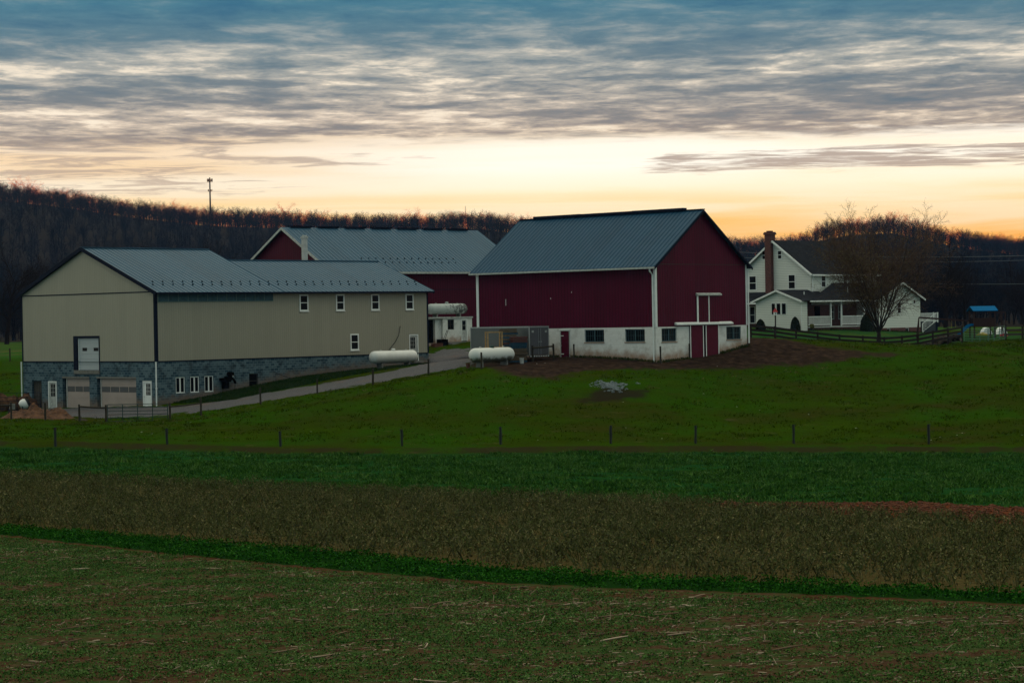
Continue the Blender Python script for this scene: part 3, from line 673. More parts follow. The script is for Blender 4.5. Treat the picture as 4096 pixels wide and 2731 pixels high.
# windows of the block floor: dark panes in teal frames with bars
M['tealframe'] = simple('teal_frame', (.03,.075,.09), .6, .2)
for f, hs in ((fa, hol_a[:2]), (fb, hol_b[:2])):
    for h in hs:
        win(B, f, h[0]+.02, h[1]-.02, h[2]+.02, h[3]-.02, fr='tealframe', v=(.125,.25,.375,.5,.625,.75,.875), h=(.5,), fw=.05, rec=.12, proud=-.09, bar=.022, sill=False)
        m = MB(); f.box(m, (h[0]+h[1])/2-.05, (h[0]+h[1])/2+.05, h[2]+.02, h[3]-.02, -.09, -.05); m.build('mullion', M['tealframe'], B)
        m = MB(); f.box(m, h[0]-.04, h[1]+.04, h[2]-.08, h[2]-.004, .003, .05); m.build('sill', M['wblock'], B)
M['reddoor'] = simple('red_door_paint', (.080,.004,.018), .65, .15, 3, spec=.1)
o = door(B, fa, 8.53, 9.47, -3.05, -.92, leaf='reddoor', fr='whited', knob=-1, fw=.04)
for z in (-1.35, -2.75):
    m = MB(); fa.box(m, 9.15, 9.43, z, z+.06, .0, .03); m.build('hinge', M['white'], o, z0=B['zabs'])
m = MB(); fa.box(m, 8.45, 9.6, -.90, -.82, .004, .06); m.build('lintel', M['white'], B)
# sliding doors
for u0, u1 in ((3.98, 5.60), (5.88, 7.48)):
    m = MB(); fb.box(m, u0, u1, -3.15, -.70, .02, .07); d = m.build('sliding_door', M['reddoor'], B)
    
    for q in (u0-.01, u1-.07):
        m = MB(); fb.box(m, q, q+.08, -3.15, -.7, .07, .09); m.build('edge_trim', M['white'], d, z0=B['zabs'])
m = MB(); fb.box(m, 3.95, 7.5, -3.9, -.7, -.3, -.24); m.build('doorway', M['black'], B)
m = MB(); m.prism([fb.P(2.22,.004,-.44), fb.P(2.22,.22,-.54), fb.P(2.22,.22,-.64), fb.P(2.22,.004,-.66)], (6.94, 0, 0)); m.build('door_hood', M['white'], B)
m = MB(); m.prism([fb.P(4.80,.004,1.76), fb.P(4.80,.20,1.66), fb.P(4.80,.20,1.56), fb.P(4.80,.004,1.54)], (3.0, 0, 0)); m.build('upper_door_hood', M['whited'], B)
m = MB(); fb.box(m, 4.98, 7.6, -.50, 1.54, .004, .05); d = m.build('upper_sliding_door', M['red'], B)
for q in ((4.86, 5.04), (6.28, 6.38)):
    m = MB(); fb.box(m, q[0], q[1], -.46, 1.56, .051, .08); m.build('door_trim', M['white'], d, z0=B['zabs'])
m = MB()
for b, z0, z1 in ((15.15, 1.1, 1.6), (10.4, 1.5, 1.62), (8.24, 1.95, 2.05)): fa.box(m, b, b+.035, z0, z1, .004, .02)
m.build('wall_gap', M['white'], B)

# ================================================================== BACK RED BARN
C = building('back_barn', -16.655, 209.3, .729, -3.6, 'long dark red barn with grey metal roof behind the tan building')
W3, L3, zt3, zp3 = 14.6, 24.0, 4.9, 9.05
fa = Face('a', 0); fb = Face('b', 0)
m = MB(); fa.wall(m, 0, W3, -4.5, zt3); m.poly([(0,0,zt3),(0,W3,zt3),(0,W3/2,zp3)][::-1]); fb.wall(m, 0, L3, -4.5, zt3)
m.poly([(L3,0,-4.5),(L3,W3,-4.5),(L3,W3,zt3),(L3,W3/2,zp3),(L3,0,zt3)]); m.poly([(0,W3,-4.5),(0,W3,zt3),(L3,W3,zt3),(L3,W3,-4.5)])
m.build('red_wall', M['redC'], C)
m = MB(); fb.box(m, .05, L3-.05, 3.0, 3.05, .003, .02); m.build('trim_band', M['tan_edge'], C)
sl = (zp3-zt3)/(W3/2); ov = .5; ez = zt3-sl*ov+.12; pz = zp3+.12
m = MB(); roof_slab(m, (-.35,-ov,ez), (L3+.35,-ov,ez), (L3+.35,W3/2,pz), (-.35,W3/2,pz), .1); roof_slab(m, (-.35,W3+ov,ez), (L3+.35,W3+ov,ez), (L3+.35,W3/2,pz), (-.35,W3/2,pz), .1)
ribs(m, (-.35,-ov,ez), (L3+.35,-ov,ez), (L3+.35,W3/2,pz), (-.35,W3/2,pz), .46, .06, .035)
m.build('roof', M['roof'], C)
m = MB(); m.box(-.35, L3+.35, -ov-.14, -ov-.004, ez-.2, ez-.02); m.bar((-.39,-ov,ez-.12), (-.39,W3/2,pz-.12), .06, .22); m.bar((-.39,W3+ov,ez-.12), (-.39,W3/2,pz-.12), .06, .22); m.build('white_eave_trim', M['whited'], C)
m = MB()
for i in range(7):
    x = .6+i*3.3; m.box(x, x+2.5, W3/2-.2, W3/2+.2, pz, pz+.17)
m.build('ridge_vent', M['tan_edge'], C)
def zc(b): return ez+sl*(b+ov)
for i in range(14):
    for off, b in ((.3, 1.75), (0, 1.05)):
        o = sg.copy(); COL.objects.link(o); o.parent = C; o.location = (4.6+i*.88+off, b, zc(b)-C['zabs']+.03)
ch = empty('block_chimney', (-18.85, 206.2, -3.4), .729, 'tall white painted block chimney against the back barn gable', 'chimney'); ch['zabs'] = -3.4
m = MB(); m.box(-.2, .2, -.2, .2, -4, 7.75); m.build('shaft', M['cblock'], ch)
m = MB(); m.box(-.25, .25, -.25, .25, 7.754, 7.92); m.box(-.16, .16, -.16, .16, 7.92, 8.05); m.build('cap', M['whited'], ch)

# ================================================================== MILK HOUSE
K = building('milk_house', -7.6, 212, .729, -2.3, 'small white block milk house with a door, window and dark doorway', 'shed')
fb = Face('b', 0); fb2 = Face('b', .25)
m = MB(); fb.wall(m, 1.45, 5.1, -2.6, .22, [(2.05,2.86,-.86,.11),(3.74,4.45,-2.1,.10)], .15); fb2.wall(m, -.38, 1.45, -2.6, .22, [(-.26,.70,-2.1,.13)], .3)
m.poly([(1.45,0,-2.6),(1.45,.25,-2.6),(1.45,.25,.22),(1.45,0,.22)]); m.poly([(5.1,0,-2.6),(5.1,3.6,-2.6),(5.1,3.6,.22),(5.1,0,.22)]); m.poly([(-.38,.25,-2.6),(-.38,3.6,-2.6),(-.38,3.6,.22),(-.38,.25,.22)])
m.poly([(-.38,3.6,-2.6),(5.1,3.6,-2.6),(5.1,3.6,.22),(-.38,3.6,.22)])
o = m.build('wall', M['wblock'], K); add_soil(o, K)
m = MB(); m.box(-.45, 5.16, -.1, 3.7, .222, .36); m.build('roof_slab', M['whited'], K)
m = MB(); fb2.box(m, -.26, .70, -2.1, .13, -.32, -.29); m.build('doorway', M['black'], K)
m = MB(); fb2.box(m, -.34, -.26, -2.2, .2, .003, .03); fb2.box(m, -.26, .72, .13, .2, .003, .03); m.build('door_trim', M['white'], K)
win(K, fb, 2.07, 2.84, -.84, .09, fr='oldwood', fw=.04, v=(.5,), h=(.5,), rec=.1, proud=-.07, sill=False, bar=.03)
door(K, fb, 3.72, 4.47, -1.95, .12, leaf='whited', glazed=(3.86, 4.26, -.92, -.05), grid=(1, 2), knob=-1)
m = MB()
for i in range(3): m.box(1.8+.0*i, 5.05, -.45-.45*i, -.45*i-.004, -2.7, -2.02-.16*i)
m.build('concrete_steps', M['conc'], K)
def tank(name, x, y, z, yaw, L, r, mat_, label, legs=.25, group='propane tanks', hood=None):
    o = empty(name, (x, y, z), yaw, label, 'propane tank', group)
    m = MB(); h = L/2; e = r*.85
    pr = [(.02, -h)]+[(r*math.sin(a), -h+e-e*math.cos(a)) for a in [math.pi/2*i/8 for i in range(1, 9)]]
    pr += [(r, -h+e+(L-2*e)*i/12) for i in range(1, 12)]
    pr += [(rr, -hh) for rr, hh in reversed(pr[:9])]
    m.lathe(pr, 28, (0, 0, 0), 'x'); sh = m.build('shell', mat_, o, smooth=True); sh.location = (0, 0, legs+r)
    m = MB()
    for s in (-1, 1):
        m.box(s*L*.30-.08, s*L*.30+.08, -r*.6, r*.6, -.15, legs+r*.3)
    m.build('saddle', M['conc'], o)
    m = MB(); m.lathe([(.02, 0), (.17, 0), (.17, .14), (.12, .2), (.02, .2)], 12, (0, 0, legs+2*r-.03)); m.build('valve_cover', hood or mat_, o, smooth=False)
    m = MB()
    for s in (-1, 1): m.tube([(s*L*.28, -.08, legs+2*r-.02), (s*L*.28, -.08, legs+2*r+.08), (s*L*.28, .08, legs+2*r+.08), (s*L*.28, .08, legs+2*r-.02)], .015, 6)
    m.build('lifting_eye', mat_, o)
    return o
KF = lambda a, b: (K.location.x+a*math.cos(.729)-b*math.sin(.729), K.location.y+a*math.sin(.729)+b*math.cos(.729))
x, y = KF(2.82, 1.0); tank('propane_tank', x, y, .38, .729, 4.8, .50, M['tankold'], 'old grey propane tank with black peeling stains on the milk house roof', .24)
x, y = KF(.3, 2.6)
tank('fuel_tank', x, y, .5, .729, 2.2, .75, M['black'], 'black tank half hidden beside the old grey tank on the roof', .2, 'propane tanks')
tx, ty = -10.0, 190.0
tank('propane_tank', tx+.0, ty-.6, h1(tx, ty-.6)+.0, .78, 5.1, .53, M['tank'], 'clean white propane tank in front of the tan building', .42)
zz = h1(-1.5, 165.3)
tank('propane_tank', -1.5, 165.2, -3.30, .85, 4.5, .52, M['tankdirty'], 'white propane tank with green and brown stains near the pallets', .22, hood=M['steel_green'])

# ================================================================== TRAILER
TR = empty('cargo_trailer', (1.32, 169.5, -3.2), .83, 'long grey enclosed cargo trailer with double rear doors parked by the barn', 'trailer'); TR['zabs'] = -3.2
m = MB(); m.box(0.02, 2.18, .02, 6.1, -2.72, -.60); m.build('body', M['trailer'], TR)
m = MB()
for a in (-.01, 2.14): m.box(a, a+.07, -.01, 6.13, -.64, -.54); m.box(a, a+.07, -.01, .07, -2.75, -.642)
m.box(-.01, .05, 6.07, 6.13, -2.75, -.642); m.box(-.01, .03, .07, 6.07, -2.78, -2.70); m.box(.06, 2.14, -.01, .05, -.64, -.56)
m.build('corner_trim', M['alu'], TR)
m = MB(); m.poly([(0,0,-.56),(2.2,0,-.56),(2.2,6.1,-.56),(0,6.1,-.56)]); m.box(.06, 2.14, .05, 6.07, -.60, -.55); m.build('roof', M['trailer2'], TR)
for a0, a1 in ((.10, 1.07), (1.11, 2.08)):
    m = MB(); m.box(a0, a1, -.03, .018, -2.68, -.68); d = m.build('rear_door', M['trailer2'], TR)
    m = MB(); x = a1-.1 if a0 < 1 else a0+.1; m.tube([(x, -.06, -2.66), (x, -.06, -.7)], .015, 6); m.box(x-.03, x+.09, -.08, -.03, -1.75, -1.68); m.build('lock_bar', M['alu'], d, z0=TR['zabs'])
    m = MB(); m.box(a0+.12 if a0 < 1 else a1-.35, a0+.35 if a0 < 1 else a1-.12, -.045, -.031, -1.02, -.86); m.build('sticker', M['whited'], d, z0=TR['zabs'])
m = MB(); m.box(0, 2.2, -.02, .04, -2.86, -2.74); d = m.build('bumper', M['tan_edge'], TR)
m = MB()
for i in range(11): m.box(.05+i*.2, .15+i*.2, -.03, -.021, -2.84, -2.76)
m.build('reflective_tape', M['white'], d, z0=TR['zabs'])
for b in (2.6, 3.45):
    for a in (.02, 2.0):
        m = MB(); m.lathe([(.1, 0), (.32, 0), (.34, .04), (.34, .16), (.32, .2), (.1, .2)], 20, (a, b, -2.88), 'x'); w = m.build('wheel', M['rubber'], TR)
        m = MB(); m.lathe([(.02, -.01), (.19, -.01), (.19, .05), (.02, .05)], 14, (a, b, -2.88), 'x'); m.build('rim', M['alu'], w, z0=TR['zabs'])
m = MB(); m.prism([(-.04,2.1,-2.72),(-.04,2.3,-2.45),(-.04,3.75,-2.45),(-.04,3.95,-2.72)], (.05, 0, 0)); m.build('fender', M['alu'], TR)
m = MB(); m.tube([(.5,6.1,-2.75),(1.1,7.3,-2.75)], .04, 6); m.tube([(1.7,6.1,-2.75),(1.1,7.3,-2.75)], .04, 6); m.build('drawbar', M['tan_edge'], TR)

# ================================================================== PALLETS
def pallet_mesh(mt):
    m = MB()
    for i in range(3): m.box(-.6, .6, -.5+i*.45, -.4+i*.45, .015, .11)
    for i in range(7): m.box(-.6+i*.18, -.6+i*.18+.12, -.5, .5, .112, .13)
    for i in range(3): m.box(-.6+i*.54, -.6+i*.54+.12, -.5, .5, 0, .014)
    return m.build('pallet', M[mt])
pal = {k: pallet_mesh(k) for k in ('pallet', 'palletb', 'palletr')}
usedp = set()
def put_pallet(k, x, y, z, rz, label, group='stacked wooden pallets'):
    if k not in usedp: o = pal[k]; usedp.add(k)
    else: o = pal[k].copy(); COL.objects.link(o)
    o.location = (x+random.uniform(-.06, .06), y+random.uniform(-.05, .05), z); o.rotation_euler = (R(random.uniform(-.8, .8)), R(random.uniform(-1, 1)), rz+random.uniform(-.06, .06))
    tag(o, label, 'pallet', group)
names = {'pallet': 'bare wood', 'palletb': 'blue', 'palletr': 'red'}
sR = ['palletb','pallet','pallet','pallet','pallet','pallet','pallet','palletb','palletb','palletb','palletr','palletr','palletr']
for i, k in enumerate(sR):
    put_pallet(k, .45, 168.1, -3.2+i*.148, .15, f'{names[k]} pallet in the front stack beside the stained white tank')
sL = ['pallet']*7+['pallet','palletb','palletr','palletb','pallet','palletb','pallet','palletb','pallet','pallet']
for i, k in enumerate(sL):
    put_pallet(k, -.1-.012*i, 169.4, -3.2+i*.148, .2, f'{names[k]} pallet in the taller back stack against the trailer')
for i in range(8): put_pallet('pallet', -1.35, 167.2, -3.25+i*.148, .3, 'bare wood pallet under the wooden frame, behind the stained white tank')
fr = empty('wooden_frame', (-1.35, 167.2, -3.25+8*.148), .3, 'fresh yellow lumber frame standing upright on low pallets', 'wooden frame')
m = MB()
for sx in (-.55, .55):
    for sy in (-.3, .3): m.box(sx-.045, sx+.045, sy-.045, sy+.045, 0, 1.1)
m.build('upright', M['newwood'], fr)
m = MB(); m.box(-.6, .6, -.345, -.255, 1.101, 1.19); m.box(-.6, .6, .255, .345, 1.101, 1.19); m.build('top_rail', M['newwood'], fr)
m = MB()
for i in range(5): m.box(-.62, .62, -.42+i*.18, -.42+i*.18+.13, -.02, .05)
m.build('deck', M['newwood'], fr)
# bucket + rusty can
def bucket(x, y, z, mt, label, r=.15, h=.36):
    m = MB(); m.lathe([(r*.8, 0), (r, h), (r*1.06, h), (r*1.06, h-.04), (r*.98, h-.05)], 16, (0, 0, 0)); o = m.build('bucket', M[mt]); o.location = (x, y, z); tag(o, label, 'bucket')
bucket(.70, 166.6, h1(.7, 166.6), 'whited', 'white plastic bucket standing at the foot of the pallet stacks', .17, .42)
bucket(-3.25, 165.0, -3.5, 'rust', 'rusty red can on the ground left of the stained white tank', .16, .32)

# rubbish bin beside the milk house
x, y = KF(.85, -.6); bn = empty('rubbish_bin', (x, y, -2.5), .729, 'dark metal bin with sticks leaning out, beside the milk house doorway', 'bin')
m = MB(); m.box(-.45, .45, -.3, .3, 0, .75); m.build('body', M['black'], bn)
m = MB(); m.tube([(-.1,-.2,.6),(.35,-.3,1.6)], .025, 6); m.tube([(.1,-.2,.6),(.5,-.3,1.62)], .025, 6); m.build('stick', M['oldwood'], bn)
x, y = KF(.05, -.8); m = MB(); m.box(-.5, .45, -.3, .3, 0, .42); m.box(-.5, .45, -.32, -.28, .38, .46); o = m.build('red_crate', M['rust']); o.location = (x, y, -2.55); o.rotation_euler = (0, 0, .729); tag(o, 'rusty red box on the ground by the milk house doorway', 'box')
# gravel heap
m = MB(); m.blob((0, 0, 0), (2.6, 4.5, .75), 5, .18, 12, 24); o = m.build('gravel_heap', gravel, smooth=True); o.location = (-4.4, 189, h1(-4.4, 189)-.12); tag(o, 'low heap of pale grey gravel beside the driveway', 'gravel heap')

# ================================================================== HOUSE
H = building('farmhouse', 31.6, 237, .78, -1.9, 'white clapboard farmhouse with brick chimney, porch and dark shingle roofs', 'house')
fa = Face('a', 0); fb = Face('b', 0)
WH, LH, ht, hp = 9.76, 11.6, 4.35, 7.85
m = MB(); fa.wall(m, 0, WH, -2.6, ht); m.poly([(0,0,ht),(0,WH,ht),(0,WH/2,hp)][::-1]); fb.wall(m, 0, LH, 1.0, ht)
m.poly([(LH,0,-2.6),(LH,WH,-2.6),(LH,WH,ht),(LH,WH/2,hp),(LH,0,ht)]); m.poly([(0,WH,-2.6),(0,WH,ht),(LH,WH,ht),(LH,WH,-2.6)])
m.build('siding_wall', M['siding_w'], H)
sl = (hp-ht)/(WH/2); ov = .35; ez = ht-sl*ov+.1; pz = hp+.1
m = MB(); roof_slab(m, (-.3,-ov,ez), (LH+.3,-ov,ez), (LH+.3,WH/2,pz), (-.3,WH/2,pz), .1); roof_slab(m, (-.3,WH+ov,ez), (LH+.3,WH+ov,ez), (LH+.3,WH/2,pz), (-.3,WH/2,pz), .1)
m.build('roof', M['shingle'], H)
m = MB(); m.bar((-.34,-ov,ez-.12), (-.34,WH/2,pz-.12), .06, .2); m.bar((-.34,WH+ov,ez-.12), (-.34,WH/2,pz-.12), .06, .2); m.box(-.3, LH+.3, -ov-.13, -ov-.004, ez-.18, ez-.02); m.build('white_trim', M['white'], H)
m = MB(); m.tube([(.1,-ov-.05,ez-.15),(.1,-.12,ez-.5),(.1,-.1,2.2)], .05, 6); m.build('downspout', M['white'], H)
m = MB(); m.box(-.45, .35, 4.98, 5.80, 1.0, 8.55); c_ = m.build('chimney', M['brick'], H)
m = MB(); m.box(-.55, .45, 4.88, 5.90, 8.552, 8.72); m.box(-.5, .4, 4.93, 5.85, 8.72, 8.84); m.box(-.3, .2, 5.15, 5.65, 8.84, 8.98); m.build('chimney_cap', M['brick'], c_, z0=H['zabs'])
for u0, u1, z0, z1 in ((7.41,8.32,2.71,4.19),(2.12,2.98,2.72,4.19),(5.96,6.49,5.95,6.82),(3.87,4.37,5.94,6.78)): win(H, fa, u0-.08, u1+.08, z0-.06, z1+.08, h=(.5,), fw=.1, sill=False)
for u0, u1 in ((1.76,2.46),(5.6,6.25),(9.2,9.9)): win(H, fb, u0-.08, u1+.08, 2.8, 4.1, h=(.5,), fw=.1, sill=False)
# mud room wing with gable
wa = Face('a', -5.0); wb = Face('b', -2.47)
m = MB(); wa.wall(m, -2.47, 3.45, -2.6, 1.45); m.poly([(-5,-2.47,1.45),(-5,3.45,1.45),(-5,.49,2.48)][::-1]); wb.wall(m, -5, -3.9, -2.6, 1.45); m.poly([(-5,3.45,-2.6),(0,3.45,-2.6),(0,3.45,1.45),(-5,3.45,1.45)]); m.poly([(-3.9,-2.47,-2.6),(-3.9,0,-2.6),(-3.9,0,1.45),(-3.9,-2.47,1.45)])
m.build('wing_wall', M['siding_w'], H)
m = MB(); roof_slab(m, (-5.3,-2.85,1.40), (1.2,-2.85,1.40), (1.2,.49,2.58), (-5.3,.49,2.58), .08); roof_slab(m, (-5.3,3.85,1.40), (-.05,3.85,1.40), (-.05,.49,2.58), (-5.3,.49,2.58), .08)
m.build('wing_roof', M['shingle'], H)
m = MB(); m.bar((-5.33,-2.87,1.30), (-5.33,.49,2.48), .05, .18); m.bar((-5.33,3.87,1.30), (-5.33,.49,2.48), .05, .18); m.build('wing_trim', M['white'], H)
m = MB(); m.tube([(-5.15,-2.9,1.3),(-5.08,-2.6,1.0),(-5.08,-2.55,-1.5)], .05, 6); m.build('downspout', M['white'], H)
for u0, u1 in ((-.62, .03), (.10, .72), (.80, 1.38)): win(H, wa, u0, u1, -.02, 1.22, h=(), fw=.06, sill=False)
# left lean-to
m = MB(); la = Face('a', -1.2); la.wall(m, 3.45, WH, -2.6, 1.45); m.build('porch_wall', M['brick'], H)
m = MB(); roof_slab(m, (-3.3,3.5,1.30), (-3.3,WH+.3,1.30), (-.02,WH+.3,2.45), (-.02,3.5,2.45), .08); m.build('lean_to_roof', M['shingle'], H)
m = MB(); m.box(-3.36, -3.304, 3.9, WH+.3, 1.14, 1.3); m.build('lean_to_gutter', M['white'], H)
win(H, la, 5.0, 6.0, -.9, .95, h=(.5,), sill=False); win(H, la, 6.6, 7.4, -.9, .95, h=(.5,), sill=False)
# porch along the side
m = MB(); pb = Face('b', 0); pb.wall(m, -3.9, LH, -2.6, 1.5); m.build('brick_wall', M['brick'], H)
m = MB(); m.prism([(-3.85,-2.8,1.36),(7.9,-2.8,1.36),(9.2,-.02,3.20),(3.7,-.02,3.20)], (0, 0, .08)); m.build('porch_roof', M['shingle'], H)
m = MB(); m.box(-3.9, 7.9, -2.93, -2.804, 1.26, 1.40); m.build('porch_gutter', M['white'], H)
m = MB(); m.box(-3.88, 7.4, -2.6, -.004, -1.42, -1.28); m.build('porch_floor', M['whited'], H); m = MB(); m.box(-3.85, 7.4, -2.5, -.01, -2.6, -1.424); m.build('porch_base', M['brick'], H)
for a in (.0, 1.8, 5.8):
    m = MB(); m.box(a-.07, a+.07, -2.58, -2.44, -1.276, 1.36); m.build('porch_post', M['white'], H)
for a0, a1 in ((-3.8, -.08), (1.88, 5.72), (5.88, 7.3)):
    m = MB(); m.box(a0, a1, -2.56, -2.46, -.32, -.23); m.box(a0, a1, -2.55, -2.47, -1.16, -1.08)
    n = int((a1-a0)/.14)
    for i in range(n): x = a0+.05+i*(a1-a0-.1)/n; m.box(x, x+.045, -2.53, -2.49, -1.08, -.32)
    m.build('railing', M['white'], H)
for a in (-2.9, 3.1, 4.6): win(H, pb, a, a+.75, -.6, .95, sill=False, fr='whited')
m = MB(); pb.box(m, .5, 1.4, -1.27, .85, .004, .05); m.build('front_door', M['black'], H)
# right wing
ra = Face('b', -2.9)
m = MB(); ra.wall(m, 7.9, 15.5, -1.62, 1.55); m.poly([(7.9,-2.9,1.55),(15.5,-2.9,1.55),(11.9,-2.9,3.18)]); m.poly([(15.5,-2.9,-1.62),(15.5,6,-1.62),(15.5,6,1.55),(15.5,-2.9,1.55)]); m.poly([(7.9,-2.9,-1.62),(7.9,0,-1.62),(7.9,0,1.55),(7.9,-2.9,1.55)][::-1])
m.build('right_wing_wall', M['siding_w'], H)
m = MB(); ra.wall(m, 7.9, 15.5, -3.2, -1.62, [(9.3,10.0,-2.03,-1.64),(12.7,13.4,-2.14,-1.66)], .12); m.poly([(15.5,-2.9,-3.2),(15.5,6,-3.2),(15.5,6,-1.62),(15.5,-2.9,-1.62)]); m.poly([(7.9,-2.9,-3.2),(7.9,0,-3.2),(7.9,0,-1.62),(7.9,-2.9,-1.62)][::-1]); m.build('basement_wall', M['brick'], H)
for u0, u1, z0, z1 in ((9.32,9.98,-2.02,-1.66),(12.72,13.38,-2.12,-1.68)): win(H, ra, u0, u1, z0, z1, h=(), fw=.05, rec=.08, proud=-.05, sill=False)
m = MB(); roof_slab(m, (7.5,-3.25,1.45), (7.5,6,1.45), (11.9,6,3.28), (11.9,-3.25,3.28), .08); roof_slab(m, (16.0,-3.25,1.45), (16.0,6,1.45), (11.9,6,3.28), (11.9,-3.25,3.28), .08); m.build('right_wing_roof', M['shingle'], H)
m = MB(); m.bar((7.5,-3.28,1.34), (11.9,-3.28,3.18), .18, .05, up=(0,1,0)); m.bar((16.0,-3.28,1.34), (11.9,-3.28,3.18), .18, .05, up=(0,1,0)); m.build('right_wing_trim', M['white'], H)
win(H, ra, 11.2, 11.95, -.12, 1.15, sill=False); win(H, ra, 14.15, 14.62, .92, 1.38, h=(), fw=.05, sill=False)
m = MB(); m.tube([(4.2,-1.6,2.0),(4.2,-1.6,2.9)], .05, 6); m.tube([(-2.5,-1,1.9),(-2.5,-1,2.35)], .05, 6); m.build('vent_pipe', M['white'], H)

# deck with stairs
DK = empty('garden_deck', (45.4, 250, -2.4), .1, 'raised deck with white railings and stairs right of the farmhouse', 'deck'); DK['zabs'] = -2.4
m = MB(); m.box(-.4, 2.05, 0, 2.4, -1.16, -1.04); m.box(-.3, 2.0, .1, 2.3, -2.9, -1.17); m.build('platform', M['tan_edge'], DK)
m = MB()
for a0, a1, b in ((-.4, 2.05, 0), (-.4, 2.05, 2.35)):
    m.box(a0, a1, b-.03, b+.05, -.18, -.1); m.box(a0, a1, b-.02, b+.04, -1.02, -.94)
    for i in range(17): x = a0+.05+i*.14; m.box(x, x+.05, b-.01, b+.03, -.94, -.18)
for x in (-.4, 1.5, 1.97): m.box(x-.05, x+.07, -.06, .06, -1.16, -.04)
m.build('railing', M['white'], DK)
m = MB()
for i in range(6): m.box(1.15-.22*i-.25, 1.15-.22*i, -1.0, -.08, -1.2-.2*i, -1.15-.2*i)
m.build('stair_tread', M['tan_edge'], DK)
m = MB(); m.bar((1.5,-.95,-.1), (.0,-.95,-1.25), .07, .09); m.bar((1.5,-.95,-1.0), (.0,-.95,-2.15), .07, .09)
for i in range(11): x = 1.47-i*.145; m.box(x-.02, x+.02, -.97, -.93, -1.0-(1.47-x)*.767, -.1-(1.5-x)*.767)
m.box(-.07, .05, -1.0, -.88, -2.5, -1.2); m.build('stair_rail', M['white'], DK)
m = MB(); m.prism([(1.45,-.92,-1.2),(.05,-.92,-2.3),(1.45,-.92,-2.4)], (0,.04,0)); m.build('stair_skirt', M['glassg'], DK)

# ================================================================== PLAYSET
PS = empty('playset', (46.5, 222, -2.66), .18, 'wooden play tower with blue roof, blue slide and swing beam', 'playset'); PS['zabs'] = 0.
PS['zabs'] = -2.66
m = MB()
for x in (-1.15, 1.0):
    for y in (-.6, .6): m.box(x-.06, x+.06, y-.06, y+.06, -3.0, .02)
m.build('post', M['playwood'], PS)
m = MB(); m.box(-1.2, 1.05, -.68, .68, -1.5, -1.42); m.build('floor', M['playwood'], PS)
m = MB()
for i in range(14): m.box(-1.2+i*.16, -1.2+i*.16+.14, -.70, -.67, -1.55, -.68); m.box(-1.2+i*.16, -1.2+i*.16+.14, .67, .70, -1.55, -.68)
m.build('side_panel', M['playwood'], PS)
m = MB(); m.prism([(-1.35,-.85,-.02),(-1.35,-.85,.05),(-1.35,0,.50),(-1.35,0,.43)], (2.6, 0, 0)); m.prism([(-1.35,.85,-.02),(-1.35,0,.43),(-1.35,0,.50),(-1.35,.85,.05)], (2.6, 0, 0)); m.build('roof', M['bluep'], PS)
m = MB(); m.prism([(1.0,-.6,.05),(1.0,.6,.05),(1.0,0,.38)], (.05, 0, 0)); m.build('gable', M['playwood'], PS)
m = MB()
pts = [(-1.2,-.3,-1.40),(-1.6,-.3,-1.45),(-2.0,-.35,-1.75),(-2.4,-.4,-2.1),(-2.7,-.4,-2.4),(-3.0,-.4,-2.52)]
for p, q in zip(pts[:-1], pts[1:]):
    m.bar(p, q, .5, .04); m.bar((p[0],p[1]-.25,p[2]+.1), (q[0],q[1]-.25,q[2]+.1), .05, .18); m.bar((p[0],p[1]+.25,p[2]+.1), (q[0],q[1]+.25,q[2]+.1), .05, .18)
m.build('slide', M['bluep'], PS)
m = MB()
m.box(1.05, 2.2, -.5, -.42, -.2, -.1); m.box(1.05, 2.2, .42, .5, -.2, -.1); m.box(2.1, 2.2, -.5, -.4, -3.0, -.2); m.box(2.1, 2.2, .4, .5, -3.0, -.2)
m.bar((1.15,-.46,-1.6), (1.75,-.46,-.2), .07, .07); m.bar((2.1,-.46,-2.9), (1.55,-.46,-.25), .06, .06); m.build('climbing_frame', M['playwood'], PS)
m = MB(); m.bar((-1.15,.5,-.95), (-6.3,.9,-.52), .1, .16); m.bar((-6.3,.9,-.52), (-6.6,.3,-3.0), .09); m.bar((-6.3,.9,-.52), (-6.4,1.6,-3.0), .09); m.build('swing_beam', M['playwood'], PS)
m = MB(); m.tube([(-2.6,.7,-.86),(-2.6,.7,-1.6)], .012, 5); m.tube([(-3.0,.7,-.84),(-3.0,.7,-1.6)], .012, 5); m.box(-3.05, -2.55, .6, .8, -1.65, -1.6); m.build('swing', M['yellowp'], PS)
# calf hutches and toys beyond the gate
for i, (x, y, s, lb) in enumerate(((49.9, 236, .85, 'domed white plastic hutch behind the playset gate, left one'), (51.6, 236.5, .85, 'domed white plastic hutch behind the playset gate, right one'))):
    m = MB(); m.prism([(s*math.cos(a)*.62, 0, s*1.15*math.sin(a)) for a in [math.pi*k/10 for k in range(11)]], (0, 1.6, 0)); o = m.build('calf_hutch', M['white']); o.location = (x, y, -2.72); tag(o, lb, 'hutch', 'white hutches')
m = MB(); m.blob((0,0,.25), (.42,.3,.28), 3, .15); o = m.build('toy_car', M['redp'], smooth=True); o.location = (49.4, 226, -2.8); tag(o, 'red plastic toy lying behind the steel gate', 'toy')
m = MB(); m.box(-.6, .6, -.4, .4, 0, .35); m.blob((0,0,.35), (.55,.38,.2), 3, .2); o = m.build('toy_box', M['yellowp']); o.location = (47.9, 229, -2.75); tag(o, 'yellow plastic toy box on the lawn behind the playset', 'toy')

